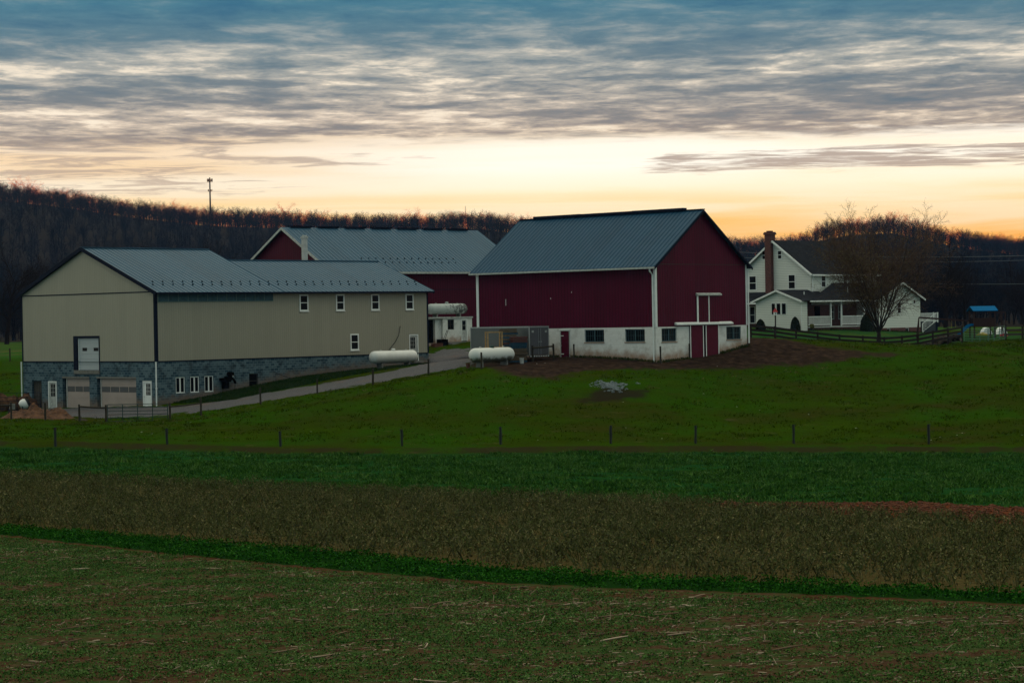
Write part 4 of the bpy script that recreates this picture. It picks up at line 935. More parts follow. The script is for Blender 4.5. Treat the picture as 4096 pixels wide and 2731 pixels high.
# ================================================================== FENCES
# dark brown board fence round the lawn
FP = [(21.99,207,-2.27),(24.19,207,-2.49),(26.14,207,-2.81),(28.12,207,-3.08),(30.13,207,-3.35),(32.27,207,-3.51),(34.25,207,-3.66),(35.87,207,-3.57),(37.33,207,-3.42),(38.77,207.3,-3.16),(40.23,207.6,-2.95),(41.7,208.5,-2.78)]
BF = empty('board_fence', FP[0], 0, 'dark brown three-board fence round the farmhouse lawn', 'fence'); ox, oy, oz = FP[0]
FPL = [(x-ox, y-oy, z-oz) for x, y, z in FP]
for p in FPL:
    m = MB(); m.box(-.08, .08, -.08, .08, -.5, 1.45); o = m.build('post', M['brownrail'], BF); o.location = p
def rails(parent, P, hs, mt, w=.05, h=.19, off=-.1):
    for hh in hs:
        for p, q in zip(P[:-1], P[1:]):
            m = MB(); m.bar((p[0], p[1]+off, p[2]+hh), (q[0], q[1]+off, q[2]+hh), w, h); m.build('rail', M[mt], parent)
rails(BF, FPL, (1.3, .92, .55), 'brownrail')
FP2 = [(45.9,209.2,-2.72),(48.1,212,-2.74),(50.8,212.5,-2.8),(53.5,213,-2.85)]
BF2 = empty('board_fence', FP2[0], 0, 'dark brown board fence running right from the steel gate', 'fence'); FPL2 = [(x-FP2[0][0], y-FP2[0][1], z-FP2[0][2]) for x, y, z in FP2]
for p in FPL2:
    m = MB(); m.box(-.08, .08, -.08, .08, -.5, 1.45); o = m.build('post', M['brownrail'], BF2); o.location = p
rails(BF2, FPL2, (1.3, .9, .5), 'brownrail')
def tube_gate(name, p, q, h, n, mt, label, verts=3, rr=.022, z=.1):
    p = Vector(p); q = Vector(q); o = empty(name, p, 0, label, 'gate'); d = q-p; m = MB()
    zs = [z+(h-z)*i/(n-1) for i in range(n)]
    for zz in zs: m.tube([(0,0,zz), (d.x,d.y,d.z+zz)], rr, 6)
    m.build('rail', M[mt], o); m = MB()
    for i in range(verts+2):
        f = i/(verts+1); m.tube([(d.x*f,d.y*f-.01,d.z*f+z), (d.x*f,d.y*f-.01,d.z*f+h)], rr*1.15, 6)
    m.build('upright', M[mt], o); return o
tube_gate('steel_gate', (42.0,209,-2.85), (44.2,209,-2.95), 1.25, 6, 'galv', 'pale green tubular steel gate between the board fences, left leaf', 2)
tube_gate('steel_gate', (44.25,208.9,-2.95), (45.8,209,-2.68), 1.3, 6, 'galv', 'pale green tubular steel gate swung back to the right fence post', 2)
zg = h1(-27.6, 165)
tube_gate('farm_gate', (-29.75,165,-6.98), (-25.35,165,-6.98), 1.27, 6, 'steel_green', 'long dark green tubular farm gate in front of the garage doors', 3, .027, .04)
# wooden posts along the drive and yard
def post(x, y, z, h, r, mt, label, group, lean=0):
    m = MB(); rr = random.Random(int(x*100)); n = 6
    pts = [(lean*i/n+rr.uniform(-.01,.01), rr.uniform(-.01,.01), -.5+(h+.5)*i/n) for i in range(n+1)]
    m.tube(pts, [r*rr.uniform(.88,1.1) for _ in pts], 8); o = m.build('fence_post', M[mt]); o.location = (x, y, z); tag(o, label, 'fence post', group)
    return o
G = 'wooden posts along the drive and yard'
yard = [(-36.83,165,-6.62,1.22,'brown post in front of the white-drummed cement mixer, nearest the tote'),(-34.33,165,-6.75,1.25,'brown post standing in the rotten hay pile'),(-31.83,165,-6.95,1.30,'brown post left of the farm gate holding a short rail'),
        (-29.9,165.1,-7.05,1.32,'hinge post at the left end of the green farm gate'),(-25.2,165.1,-7.0,1.33,'latch post at the right end of the green farm gate'),(-22.9,165,-6.62,1.25,'brown post at the lower end of the drive, right of the farm gate'),
        (-18.7,166.5,-5.95,1.25,'drive post below the dark basement window'),(-14.6,168,-5.32,1.14,'drive post halfway up the slope'),(-10.5,169,-4.75,1.22,'drive post below the clean white propane tank'),(-6.35,170,-4.12,1.24,'drive post at the right corner of the tan building'),
        (-2.23,162,-3.42,1.1,'brown post in front of the stained white tank'),(1.52,168.1,-3.25,1.27,'brown post in front of the trailer door'),(3.12,170.2,-3.15,1.27,'brown post between the trailer and the small red door'),(4.68,170.6,-3.1,1.16,'brown post right of the small red barn door'),
        (10.95,166.2,-3.35,1.18,'brown post at the near corner of the red barn'),(13.35,169.3,-3.2,1.15,'brown post at the left edge of the barn sliding doors'),(-50.9,228,-3.6,1.6,'lone post in the far field left of the tan building')]
for x, y, z, h, lb in yard: post(x, y, z, h, .075 if h > 1.2 else .065, 'post', lb, G)
def rail_obj(p, q, r, mt, label):
    m = MB(); P = Vector(p); Q = Vector(q); m.tube([(0,0,0), tuple((Q-P)*.5+Vector((0,0,-.02))), tuple(Q-P)], r, 8); o = m.build('fence_rail', M[mt]); o.location = p; tag(o, label, 'fence rail', 'round rails between the yard posts')
rail_obj((-31.83,164.92,-5.80), (-29.9,165.02,-5.95), .06, 'post', 'weathered round rail left of the green farm gate')
rail_obj((-25.2,165.0,-5.95), (-22.9,164.92,-5.72), .05, 'post', 'thin round rail right of the green farm gate')
rail_obj((-39.5,164.9,-5.58), (-36.83,164.92,-5.62), .06, 'post', 'round rail at the left edge above the caged tote')
rail_obj((1.52,168.0,-2.15), (3.12,170.1,-2.07), .06, 'post', 'round rail in front of the trailer doors')
# pasture fence posts
G = 'old posts of the pasture fence'
front = [(-27.5,-7.2,1.22,'below the left garage door'),(-20.8,-7.4,1.24,'under the farm gate latch post, with a split top'),(-14.0,-7.7,1.25,'below the driveway slope'),(-6.7,-7.6,1.12,'below the clean white propane tank'),(-.8,-7.6,1.18,'below the trailer'),(5.8,-7.7,1.24,'below the grey stone patch'),(10.9,-7.8,1.24,'below the barn near corner'),(16.8,-7.8,1.20,'with a tussock of dry grass at its foot'),(24.9,-7.9,1.18,'farthest right, below the steel gate')]
for x, z, h, lb in front: post(x, 135, z, h, .075, 'fpost', 'old pasture fence post '+lb, G, random.uniform(-.04, .04))
# bird house on pole
BH = empty('birdhouse', (24.03, 205, -2.6), .2, 'small white birdhouse with red roof on a dark pole', 'birdhouse')
m = MB(); m.box(-.05, .05, -.05, .05, -.3, 2.55); m.build('pole', M['brownrail'], BH); m = MB(); m.box(-.13, .13, -.13, .13, 2.552, 2.85); m.build('box', M['white'], BH)
m = MB(); m.lathe([(.26, 2.852), (.22, 2.90), (.02, 3.22)], 4); m.build('roof', M['redp'], BH); m = MB(); m.box(-.05, .0, -.145, -.131, 2.62, 2.78); m.build('opening', M['black'], BH)

# ================================================================== LEFT YARD
m = MB(); rr = random.Random(2)
o = None
def heightblob(name, cx, cy, rx, ry, hgt, seed, mt, label, cat, n=60):
    r_ = np.random.default_rng(seed); u = np.linspace(-1, 1, n); X, Y = np.meshgrid(u, u); rad = np.sqrt(X**2+Y**2)
    Z = np.clip(1-rad**2, 0, 1)**.9; add = np.zeros_like(Z)
    for i in range(60):
        a, b, s = r_.uniform(-.8, .8), r_.uniform(-.8, .8), r_.uniform(.06, .2); add += r_.uniform(-.15, .4)*np.exp(-((X-a)**2+(Y-b)**2)/s**2)
    Z = hgt*Z*(.40+.62*add+r_.normal(0, .05, Z.shape)); Xw = cx+X*rx; Yw = cy+Y*ry
    Zw = height(Xw, Yw)+Z-.06; V = np.stack([Xw.ravel()-cx, Yw.ravel()-cy, Zw.ravel()], 1); z0 = V[:, 2].min(); V[:, 2] -= z0
    i = (np.arange(n-1)[:, None]*n+np.arange(n-1)[None]).ravel(); F = np.stack([i, i+1, i+n+1, i+n], 1)
    F = F[(rad.ravel()[F] < 1.02).all(1)]
    o = np_mesh(name, V, F, M[mt], True); o.location = (cx, cy, z0); tag(o, label, cat); return o
heightblob('hay_pile', -35.6, 168.2, 2.9, 2.0, 1.35, 3, 'hay', 'lumpy brown pile of rotten hay in the yard corner', 'hay pile')
heightblob('hay_clump', -31.9, 166.2, .6, .4, .3, 5, 'bark', 'small dark clump of hay left of the farm gate rail', 'hay clump', 20)
MX = empty('cement_mixer', (-38.4, 175, -6.85), .3, 'cement mixer with round cream drum on black wheels by the hay pile', 'cement mixer')
m = MB(); m.lathe([(.1,-.5),(.36,-.48),(.55,-.2),(.57,.1),(.42,.42),(.25,.6),(.22,.6)], 20); o = m.build('drum', M['tank'], MX, smooth=True); o.scale = (.72, .72, .72); o.location = (.35, 0, .95); o.rotation_euler = (0, R(62), 0); mo = MB(); mo.lathe([(.50,.32),(.46,.44),(.28,.63),(.15,.64)], 20); mo2 = mo.build('drum_mouth', M['rubber'], MX); mo2.location = o.location; mo2.rotation_euler = o.rotation_euler; mo2.scale = o.scale
m = MB(); m.box(-.75,-.35,-.25,.25,.55,1.0); m.build('motor_housing', M['conc'], MX); m = MB(); m.bar((-.9,.0,.55),(.6,.0,.35),.08); m.bar((.2,-.3,.3),(.2,.3,.3),.06); m.bar((.2,.3,.3),(.2,.3,1.1),.07); m.bar((.2,-.3,.3),(.2,-.3,1.1),.07); m.build('frame', M['tan_edge'], MX)
for x in (-.6, .45):
    for s in (-.38, .38):
        m = MB(); m.lathe([(.1,0),(.24,0),(.26,.03),(.26,.09),(.24,.12),(.1,.12)], 16, (x, s-.06, .26), 'y'); w = m.build('wheel', M['rubber'], MX); m = MB(); m.lathe([(.02,-.01),(.1,-.01),(.1,.04),(.02,.04)], 10, (x, s-.06, .26), 'y'); m.build('hub', M['alu'], w)
IB = empty('caged_tote', (-40.1, 172, -6.9), .1, 'caged plastic liquid tote at the left edge of the yard', 'tote')
m = MB(); m.box(-.56,.56,-.46,.46,.17,1.1); m.lathe([(.02,1.1),(.12,1.1),(.12,1.16),(.02,1.16)], 12); m.build('bottle', M['tote'], IB)
m = MB()
for i in range(7): x = -.6+i*.2; m.tube([(x,-.5,.15),(x,-.5,1.15)], .014, 5); m.tube([(x,.5,.15),(x,.5,1.15)], .014, 5)
for z in (.2,.42,.64,.86,1.15): m.tube([(-.6,-.5,z),(.6,-.5,z)], .014, 5); m.tube([(-.6,.5,z),(.6,.5,z)], .014, 5); m.tube([(.6,-.5,z),(.6,.5,z)], .014, 5)
m.build('cage', M['galv'], IB); m = MB(); m.box(-.6,.6,-.5,.5,0,.14); m.build('pallet_base', M['black'], IB)
tube_gate('field_panel', (-41.8,181,-6.75), (-38.0,181,-6.75), 1.55, 5, 'tan_edge', 'thin dark steel panel behind the cement mixer', 1, .02, .3)
m = MB()
for x, y, h_ in ((-42.5,186,1.0),(-41.4,186.4,.8),(-40.5,187,.9)): m.blob((x+41.4,y-186.4,.2),(.8,.6,h_),int(x*7)%9,.3,8,12)
o = m.build('rubble_heap', M['hay']); o.location = (-41.4, 186.4, -6.6); tag(o, 'reddish rubble heap behind the cement mixer, left of the tan building', 'rubble heap')
m = MB(); m.blob((0,0,.08),(.25,.18,.14),3,.3); m.blob((.35,.05,.07),(.2,.15,.12),5,.3); o = m.build('work_boots', M['black']); o.location = (-36.6,179.4,-6.82); tag(o, 'black lumps like boots on the ground beside the left white door', 'boots')

# log pile behind the fence, stones
rr = random.Random(11)
for i in range(18):
    x = 38.1+(i % 9)*.42+rr.uniform(-.1,.1); lvl = i//9; y = 208.6+rr.uniform(-.3,.4)
    if lvl and x < 39.3: continue
    r_ = rr.uniform(.14,.24); L = rr.uniform(.4,.8); z = h1(x, y)+r_+lvl*.33+max(0,(x-39))*.06
    a = rr.uniform(-1.1, 1.1); m = MB(); m.lathe([(r_*.97,-L/2),(r_,0),(r_*.95,L/2)], 10, (0,0,0), 'y'); o = m.build('log', M['log']); o.location = (x, y, z); o.rotation_euler = (0, 0, a)
    e = MB(); e.lathe([(r_*.9,-L/2-.012),(r_*.9,-L/2-.002)], 10, (0,0,0), 'y'); e.build('cut_end', M['logend'], o)
    tag(o, 'short cut log in the heap behind the board fence corner', 'log', 'cut logs heaped behind the fence')
# stone patch in the pasture
m = MB(); rr = random.Random(4)
for i in range(330):
    a = rr.uniform(0, 6.28); q = abs(rr.gauss(0, .55)); x = 6.85+1.1*q*math.cos(a)+.25*math.sin(3*a); y = 156.2+1.3*q*math.sin(a)+.5*math.cos(2*a); s = rr.uniform(.03,.10)
    m.blob((x, y, h1(x, y)+s*.4), (s*1.5, s*1.1, s*.8), i, .35, 3, 5)
o = m.build('broken_stones', M['stone']); tag(o, 'patch of broken grey stones lying in the pasture', 'stones', kind='stuff')
m = MB(); rr = random.Random(9)
for i in range(30):
    x = rr.uniform(-30, 34); y = rr.uniform(137, 168); s = rr.uniform(.015,.045)
    if -33 < x < -3 and y > 160: continue
    m.blob((x, y, h1(x, y)+s*.3), (s*1.6, s, s*.6), i, .3, 3, 5)
o = m.build('scattered_stones', M['whited']); tag(o, 'small pale stones scattered over the pasture', 'stones', kind='stuff')

# ================================================================== TOWERS AND WIRES
CT = empty('cell_tower', (-199.4, 1500, 60), 0, 'tall cell phone tower rising from the wooded ridge', 'tower')
m = MB(); m.tube([(0,0,-4),(0,0,38)], [.75,.42], 8); m.build('mast', M['tower'], CT)
m = MB()
for k, (z, r_, n) in enumerate(((36.2, 1.7, 9), (29.5, 1.3, 5))):
    for i in range(n):
        a = 2*math.pi*i/n; m.box(r_*math.cos(a)-.22, r_*math.cos(a)+.22, r_*math.sin(a)-.15, r_*math.sin(a)+.15, z-1.0*(1-.3*k), z+1.0*(1-.3*k))
    m.tube([(r_*math.cos(2*math.pi*i/12), r_*math.sin(2*math.pi*i/12), z-.5) for i in range(13)], .12, 5)
m.build('antenna', M['tower'], CT)
m = MB(); m.tube([(0,0,0),(0,0,16)], [.25,.12], 5); o = m.build('radio_mast', M['tower']); o.location = (-29.5, 1500, 60); tag(o, 'thin radio mast on the ridge between the two red barns', 'mast')
def wire(pts, r, label):
    P0 = Vector(pts[0]); m = MB(); n = 24; Q = []
    for i in range(n+1):
        f = i/n; p = P0.lerp(Vector(pts[1]), f); p.z -= 4*f*(1-f)*pts[2]; Q.append(tuple(p-P0))
    m.tube(Q, r, 5); o = m.build('power_line', M['wire']); o.location = P0; tag(o, label, 'power line', 'overhead lines behind the farmhouse')
wire(((20,300,9.3),(110,300,9.6),2.2), .035, 'upper overhead cable crossing behind the bare tree')
wire(((20,301,8.6),(110,301,9.1),2.2), .03, 'second overhead cable just under the upper one')
wire(((50,300,3.9),(110,300,4.3),.6), .03, 'lowest overhead cable behind the farmhouse wing')

# ================================================================== TREES
def grow(out, rnd, p, d, L, r, lvl, P):
    n = P['seg'][lvl]; pts = [p.copy()]; rad = [r]; dirs = [d.copy()]
    for i in range(n):
        w = P['wander'][lvl]
        d = (d+Vector((rnd.gauss(0, w), rnd.gauss(0, w), rnd.gauss(0, w)+P['trop'][lvl]))).normalized()
        p = p+d*(L/n); pts.append(p.copy()); rad.append(r*(1-(1-P['end'])*(i+1)/n)); dirs.append(d.copy())
    out[lvl].append((pts, rad))
    if lvl+1 >= len(P['kids'])+1: return
    k = P['kids'][lvl]; k = rnd.randint(int(k*.8), int(k*1.2+.5)); ph = rnd.uniform(0, 6)
    for j in range(k):
        t = P['start'][lvl]+(1-P['start'][lvl])*(j+rnd.random())/k; t = min(t, .999)
        f = t*n; i = int(f); q = pts[i].lerp(pts[i+1], f-i); dd = dirs[i+1]; rr = rad[i]+(rad[i+1]-rad[i])*(f-i)
        ph += 2.4+rnd.uniform(-.4, .4); a = R(rnd.uniform(*P['ang'][lvl]))
        x = dd.cross(Vector((0, 0, 1)));
        if x.length < .1: x = Vector((1, 0, 0))
        x.normalize(); y = dd.cross(x); s = (x*math.cos(ph)+y*math.sin(ph))
        nd = (dd*math.cos(a)+s*math.sin(a)).normalized()
        grow(out, rnd, q, nd, L*rnd.uniform(*P['len'][lvl])*(1.0-.45*t if lvl else 1.0), max(P['rmin'], rr*rnd.uniform(*P['rf'][lvl])), lvl+1, P)
def tree_data(seed, H_, r0, P):
    rnd = random.Random(seed); out = [[] for _ in range(len(P['kids'])+1)]
    grow(out, rnd, Vector((0, 0, -.3)), Vector((rnd.uniform(-.05, .05), rnd.uniform(-.05, .05), 1)).normalized(), H_, r0, 0, P)
    return out
def tree_mb(out, lv, sides):
    m = MB()
    for l in lv:
        for pts, rad in out[l]: m.tube(pts, rad, sides[l], cap=False)
    return m
# near bare maple with several steep limbs
PM = dict(seg=[4,8,7,6,3], wander=[.03,.05,.08,.12,.16], trop=[0,.03,.03,.02,.0], end=.35, kids=[14,13,10,8], start=[.70,.14,.12,.1], ang=[(12,44),(20,52),(25,55),(25,60)],
          len=[(2.9,4.3),(.42,.62),(.42,.62),(.38,.6)], rf=[(.32,.48),(.38,.54),(.4,.6),(.5,.7)], rmin=.0095)
mt = tree_data(5, 2.7, .36, PM)
top = max(p.z for l in mt for pts, r_ in l for p in pts); kf = 14.3/top; mt = [[([p*kf for p in pts], r_) for pts, r_ in l] for l in mt]
mt = [[([Vector((p.x*1.0, p.y*1.0, p.z)) for p in pts], r_) for pts, r_ in l] for l in mt]
MT = empty('maple_tree', (34.4, 211, -3.5), 0, 'bare many-limbed tree at the corner of the board fence before the farmhouse', 'tree')
tree_mb(mt, (0, 1), {0: 12, 1: 8}).build('trunk', M['bark'], MT, smooth=True, uv=False)
cr = tree_mb(mt, (2, 3, 4), {2: 5, 3: 4, 4: 3}).build('crown', M['mtwig'], MT, uv=False)
# a few dry leaves kept on the twigs, denser low on the left
tips = [pts[-1] for pts, r_ in mt[4]]
V = []; F = []
lr = random.Random(8)
for p in tips:
    pr = .5 if (p.x < .3 and p.z < 9.5) else .12
    for k in range(2):
        if lr.random() > pr: continue
        c_ = p+Vector((lr.gauss(0, .12), lr.gauss(0, .12), lr.gauss(0, .12))); s = lr.uniform(.03, .055)
        a = Vector((lr.gauss(0,1), lr.gauss(0,1), lr.gauss(0,1))).normalized()*s; b = Vector((lr.gauss(0,1), lr.gauss(0,1), lr.gauss(0,1))).normalized()*s
        k0 = len(V); V += [c_-a, c_+b, c_+a, c_-b]; F.append((k0, k0+1, k0+2, k0+3))
lo = np_mesh('leaves', np.array([tuple(v) for v in V]), np.array(F), M['leaf']); lo.parent = MT
# middle-distance bare trees
PB = dict(seg=[6,6,5,3], wander=[.05,.10,.13,.2], trop=[.0,.06,.04,.02], end=.3, kids=[13,10,8], start=[.28,.15,.15], ang=[(25,60),(25,55),(25,60)],
          len=[(.42,.62),(.45,.65),(.4,.65)], rf=[(.45,.65),(.45,.6),(.5,.7)], rmin=.022)
mids = []
for i in range(3):
    d_ = tree_data(20+i, 13.5, .30, PB)
    top = max(p.z for l in d_ for pts, r_ in l for p in pts); kf = 13.0/top
    d_ = [[([p*kf for p in pts], r_) for pts, r_ in l] for l in d_]
    me1 = tree_mb(d_, (0, 1), {0: 8, 1: 5}).build('trunk', M['midtwig'], uv=False); me2 = tree_mb(d_, (2, 3), {2: 3, 3: 3}).build('crown', M['midtwig'], uv=False)
    mids.append((me1.data, me2.data)); bpy.data.objects.remove(me1); bpy.data.objects.remove(me2)
def mid_tree(x, y, s, k, label, group, rz=0, z=None, sx=1):
    o = empty('bare_tree', (x, y, h1(x, y) if z is None else z), rz, label, 'tree', group); o.scale = (s*sx, s*sx, s)
    for nm, me in zip(('trunk', 'crown'), mids[k]):
        c_ = bpy.data.objects.new(nm, me); COL.objects.link(c_); c_.parent = o
mid_tree(-68.5, 305, 1.12, 0, 'large spreading bare tree left of the tan building', None, .4)
mid_tree(-61.5, 318, 1.0, 1, 'bare tree showing over the left roof slope of the tan building', None, 1.4)
mid_tree(-77, 312, 1.0, 2, 'bare tree cut by the left edge of the picture', None, 2.2)
mid_tree(-44.4, 330, 1.2, 1, 'thin crooked tree rising behind the step of the tan roof', None, 3.9, sx=.6)
mid_tree(-35.5, 338, .86, 2, 'round bare tree between the tan roof and the back barn', None, .3)
mid_tree(54.9, 285, .92, 0, 'wide bare tree right of the farmhouse wing, behind the deck', None, 1.0)
mid_tree(52.6, 292, .86, 1, 'slim bare tree beside the wide one behind the deck', None, 2.5)
mid_tree(60.5, 300, .80, 2, 'bare tree behind the blue playset roof', None, 4.5)
rr = random.Random(31); G = 'bare trees at the foot of the wooded hill'
for i in range(34):
    x = -110+i*2.3+rr.uniform(-1, 1); y = rr.uniform(330, 395)
    if x > -46: x = 56+(i-28)*9+rr.uniform(-2, 2); y = rr.uniform(378, 430)
    mid_tree(x, y, rr.uniform(.75, 1.05), i % 3, 'bare tree in the dark belt '+('left of the tan building' if x < 0 else 'beyond the playset'), G, rr.uniform(0, 6))
for i in range(26):
    x = 58+i*2.6+rr.uniform(-1, 1); y = rr.uniform(376, 440)
    mid_tree(x, y, rr.uniform(.6, .95), i % 3, 'bare tree in the dark belt beyond the playset', G, rr.uniform(0, 6))
for i in range(16):
    x = -50+i*3.5+rr.uniform(-1.5, 1.5); y = rr.uniform(345, 430)
    mid_tree(x, y, rr.uniform(.7, .95), i % 3, 'bare tree in the dark belt behind the barn roofs', G, rr.uniform(0, 6))
# evergreen shrubs by the house
def shrub(x, y, z, w, h_, label, seed):
    o = empty('evergreen_shrub', (x, y, z), 0, label, 'shrub'); r_ = np.random.default_rng(seed); n = 2600
    th = r_.uniform(0, 6.283, n); u = r_.random(n)**.8; rad = w*(1-u**2.2)**.6*(.82+.18*r_.random(n))*(1+.1*np.sin(3*th+seed)); cx = rad*np.cos(th); cy = rad*np.sin(th); cz = u*h_
    C_ = np.stack([cx, cy, cz], 1); a = r_.normal(0, 1, (n, 3)); b = r_.normal(0, 1, (n, 3)); a /= np.linalg.norm(a, axis=1)[:, None]; b /= np.linalg.norm(b, axis=1)[:, None]; s = .055
    V = np.stack([C_-a*s, C_+b*s, C_+a*s, C_-b*s], 1).reshape(-1, 3); f = np_mesh('foliage', V, np.arange(n*4).reshape(-1, 4), M['shrub']); f.parent = o
    m = MB(); m.lathe([(w*.6, -.2), (w*.8, h_*.2), (w*.72, h_*.5), (w*.42, h_*.82), (.02, h_*.95)], 10); m.build('inner_branches', M['shrub'], o, uv=False)
shrub(29.15, 231.5, -1.65, .50, 1.38, 'dark rounded evergreen shrub at the corner of the gabled wing', 1)
shrub(25.6, 231.8, -1.55, .52, 1.1, 'dark evergreen shrub between the red barn and the house wing', 2)
shrub(37.1, 235.0, -2.1, .80, 2.1, 'largest dark cone-shaped shrub, before the porch railing', 3)
pl = empty('potted_plant', (31.0, 232.8, -1.72), 0, 'small potted plant with yellow flowers by the porch end', 'plant')
m = MB(); m.lathe([(.14, 0), (.2, .28), (.22, .28)], 12); m.build('pot', M['glassg'], pl); m = MB(); m.blob((0,0,.45), (.34,.3,.24), 4, .3, 8, 12); m.build('foliage', simple('yellow_green_leaves', (.07,.07,.015), .9, .6, 14), pl)

# far ridge trees
PF = dict(seg=[4,4,3,2], wander=[.05,.14,.2,.25], trop=[0,.10,.05,.03], end=.4, kids=[11,8,5], start=[.35,.2,.2], ang=[(20,60),(25,60),(30,65)], len=[(.36,.58),(.4,.62),(.4,.6)], rf=[(.4,.6),(.45,.7),(.6,.8)], rmin=.032)
far = []; lit = []
for i in range(6):
    PF['start'][0] = (.10, .36, .16, .30, .12, .38)[i]; d_ = tree_data(50+i, 12, .26, PF); m = tree_mb(d_, (0, 1, 2, 3), {0: 4, 1: 3, 2: 3, 3: 3}); zt_ = max(v[2] for v in m.v); m.v = [(a*14/zt_*1.1, b*14/zt_*1.1, c_*14/zt_) for a, b, c_ in m.v]; o = m.build('bare_tree', M['barkfar'], uv=False); me = o.data; bpy.data.objects.remove(o); far.append(me); m2 = me.copy(); m2.materials.clear(); m2.materials.append(M['ridgetwig']); lit.append(m2)
rr = random.Random(77)
n = 0; x = -385.
while x < 385 and n < 175:
    y = 1488+rr.uniform(-8, 10); s = rr.uniform(.70, 1.05)*(1+.22*math.sin(x/13.)+.12*math.sin(x/5.1+1))
    if rr.random() < .10: s *= 1.25
    side = 'left of the cell tower' if x < -200 else ('between the cell tower and the barns' if x < -55 else ('above the barn roofs' if x < 120 else ('on the knoll behind the farmhouse' if x > 190 else 'in the dip right of the red barn')))
    o = bpy.data.objects.new('ridge_tree', lit[rr.randrange(6)]); COL.objects.link(o); o.location = (x, y, h1(x, y)-.5); o.rotation_euler = (0, 0, rr.uniform(0, 6)); o.scale = (s*1.15, s*1.15, s)
    tag(o, 'bare tree on the ridge skyline '+side, 'tree', 'bare trees along the ridge'); n += 1
    x += rr.uniform(1.6, 8.0)
# wooded hillside: uncountable, one instanced object
pts = []
yy = 425.
while yy < 1516:
    sp = 8.5 if yy < 1330 else 6.2; xx = -(.27*yy+30)
    while xx < .27*yy+30:
        px, py = xx+rr.uniform(-3.5, 3.5), yy+rr.uniform(-3.5, 3.5)
        rx = px*1500/py; thin = (.72 if 196 < rx < 300 else (.35 if -75 < rx < 12 else 0)) if py > 1385 else 0
        if not (px > 30 and py < 400) and rr.random() >= thin: pts.append((px, py))
        xx += sp
    yy += 8.5 if yy < 900 else (10 if yy < 1330 else 6)
pts = np.array(pts)
def tree_mass(name, P_, meshes, label, seed, s0=.42, s1=1.0):
    pz = height(P_[:, 0], P_[:, 1])-.4
    fm = bpy.data.meshes.new(name); fm.from_pydata([(a, b, c_) for (a, b), c_ in zip(P_.tolist(), pz.tolist())], [], [])
    forest = bpy.data.objects.new(name, fm); COL.objects.link(forest); tag(forest, label, 'forest', kind='stuff')
    tc = bpy.data.collections.new(name+'_kinds')
    for me in meshes: tc.objects.link(bpy.data.objects.new('far_tree_kind', me))
    ng = bpy.data.node_groups.new('scatter_trees', 'GeometryNodeTree'); ng.interface.new_socket('Geometry', in_out='INPUT', socket_type='NodeSocketGeometry'); ng.interface.new_socket('Geometry', in_out='OUTPUT', socket_type='NodeSocketGeometry')
    gi = ng.nodes.new('NodeGroupInput'); go = ng.nodes.new('NodeGroupOutput'); ip = ng.nodes.new('GeometryNodeInstanceOnPoints'); ci = ng.nodes.new('GeometryNodeCollectionInfo')
    ci.inputs['Collection'].default_value = tc; ci.inputs['Separate Children'].default_value = True; ci.inputs['Reset Children'].default_value = True
    rv = ng.nodes.new('FunctionNodeRandomValue'); rv.data_type = 'FLOAT_VECTOR'; rv.inputs[0].default_value = (0, 0, 0); rv.inputs[1].default_value = (0, 0, 6.28)
    rs = ng.nodes.new('FunctionNodeRandomValue'); rs.data_type = 'FLOAT'; rs.inputs[2].default_value = s0; rs.inputs[3].default_value = s1; rs.inputs['Seed'].default_value = seed
    L_ = ng.links.new; L_(gi.outputs[0], ip.inputs['Points']); L_(ci.outputs[0], ip.inputs['Instance']); ip.inputs['Pick Instance'].default_value = True
    L_(rv.outputs[0], ip.inputs['Rotation']); L_(rs.outputs[1], ip.inputs['Scale']); L_(ip.outputs[0], go.inputs[0])
    md = forest.modifiers.new('scatter', 'NODES'); md.node_group = ng
tree_mass('wooded_hillside', pts[pts[:, 1] < 1452], far, 'mass of bare dark trees covering the hillside behind the farm', 3)
tree_mass('wooded_crest', pts[pts[:, 1] >= 1452], lit, 'thin backlit belt of bare trees filling in the crest of the ridge', 5)

und = [(x+rr.uniform(-1, 1), y+rr.uniform(-2, 2)) for y in (1484, 1490, 1496, 1502, 1508) for x in np.arange(-400, 400, 2.6) if not (195 < x < 262 and rr.random() < .75)]
tree_mass('ridge_thicket', np.array(und), far, 'low dark thicket under the bare trees of the ridge', 8, .16, .38)

# ================================================================== FIELD PLANTS
def island(name, stops, rough=.9, patch=.7):
    t = mat(name, rough, .0); g = t.new('ShaderNodeNewGeometry')
    pn = t.noise(g.outputs['Position'], patch, 4, .6)
    fac = t.math('ADD', t.math('MULTIPLY', g.outputs['Random Per Island'], .72), t.math('SUBTRACT', t.math('MULTIPLY', pn, 1.1), .41), clamp=True)
    c = t.ramp(fac, stops)
    t.set(t.b.inputs['Base Color'], c); return t.m
def scatter_xy(n, y0, y1, cond, seed, wid=.255, pad=10, dens=None):
    r_ = np.random.default_rng(seed); y = np.sqrt(r_.uniform(y0**2, y1**2, n)); x = r_.uniform(-1, 1, n)*(wid*y+pad); k = cond(x, y)
    if dens is not None: k &= r_.random(n) < dens(x, y)
    return x[k], y[k], r_
def vnoise(x, y, s, seed):
    r_ = np.random.default_rng(seed); o = 0
    for i in range(6):
        a, b, c_ = r_.uniform(0, 6.28), r_.uniform(.5, 1.8)/s, r_.uniform(0, 6.28); o = o+np.sin((x*math.cos(a)+y*math.sin(a))*b*2+c_+1.3*np.sin((y*math.cos(a)-x*math.sin(a))*b*1.3))
    return o/6
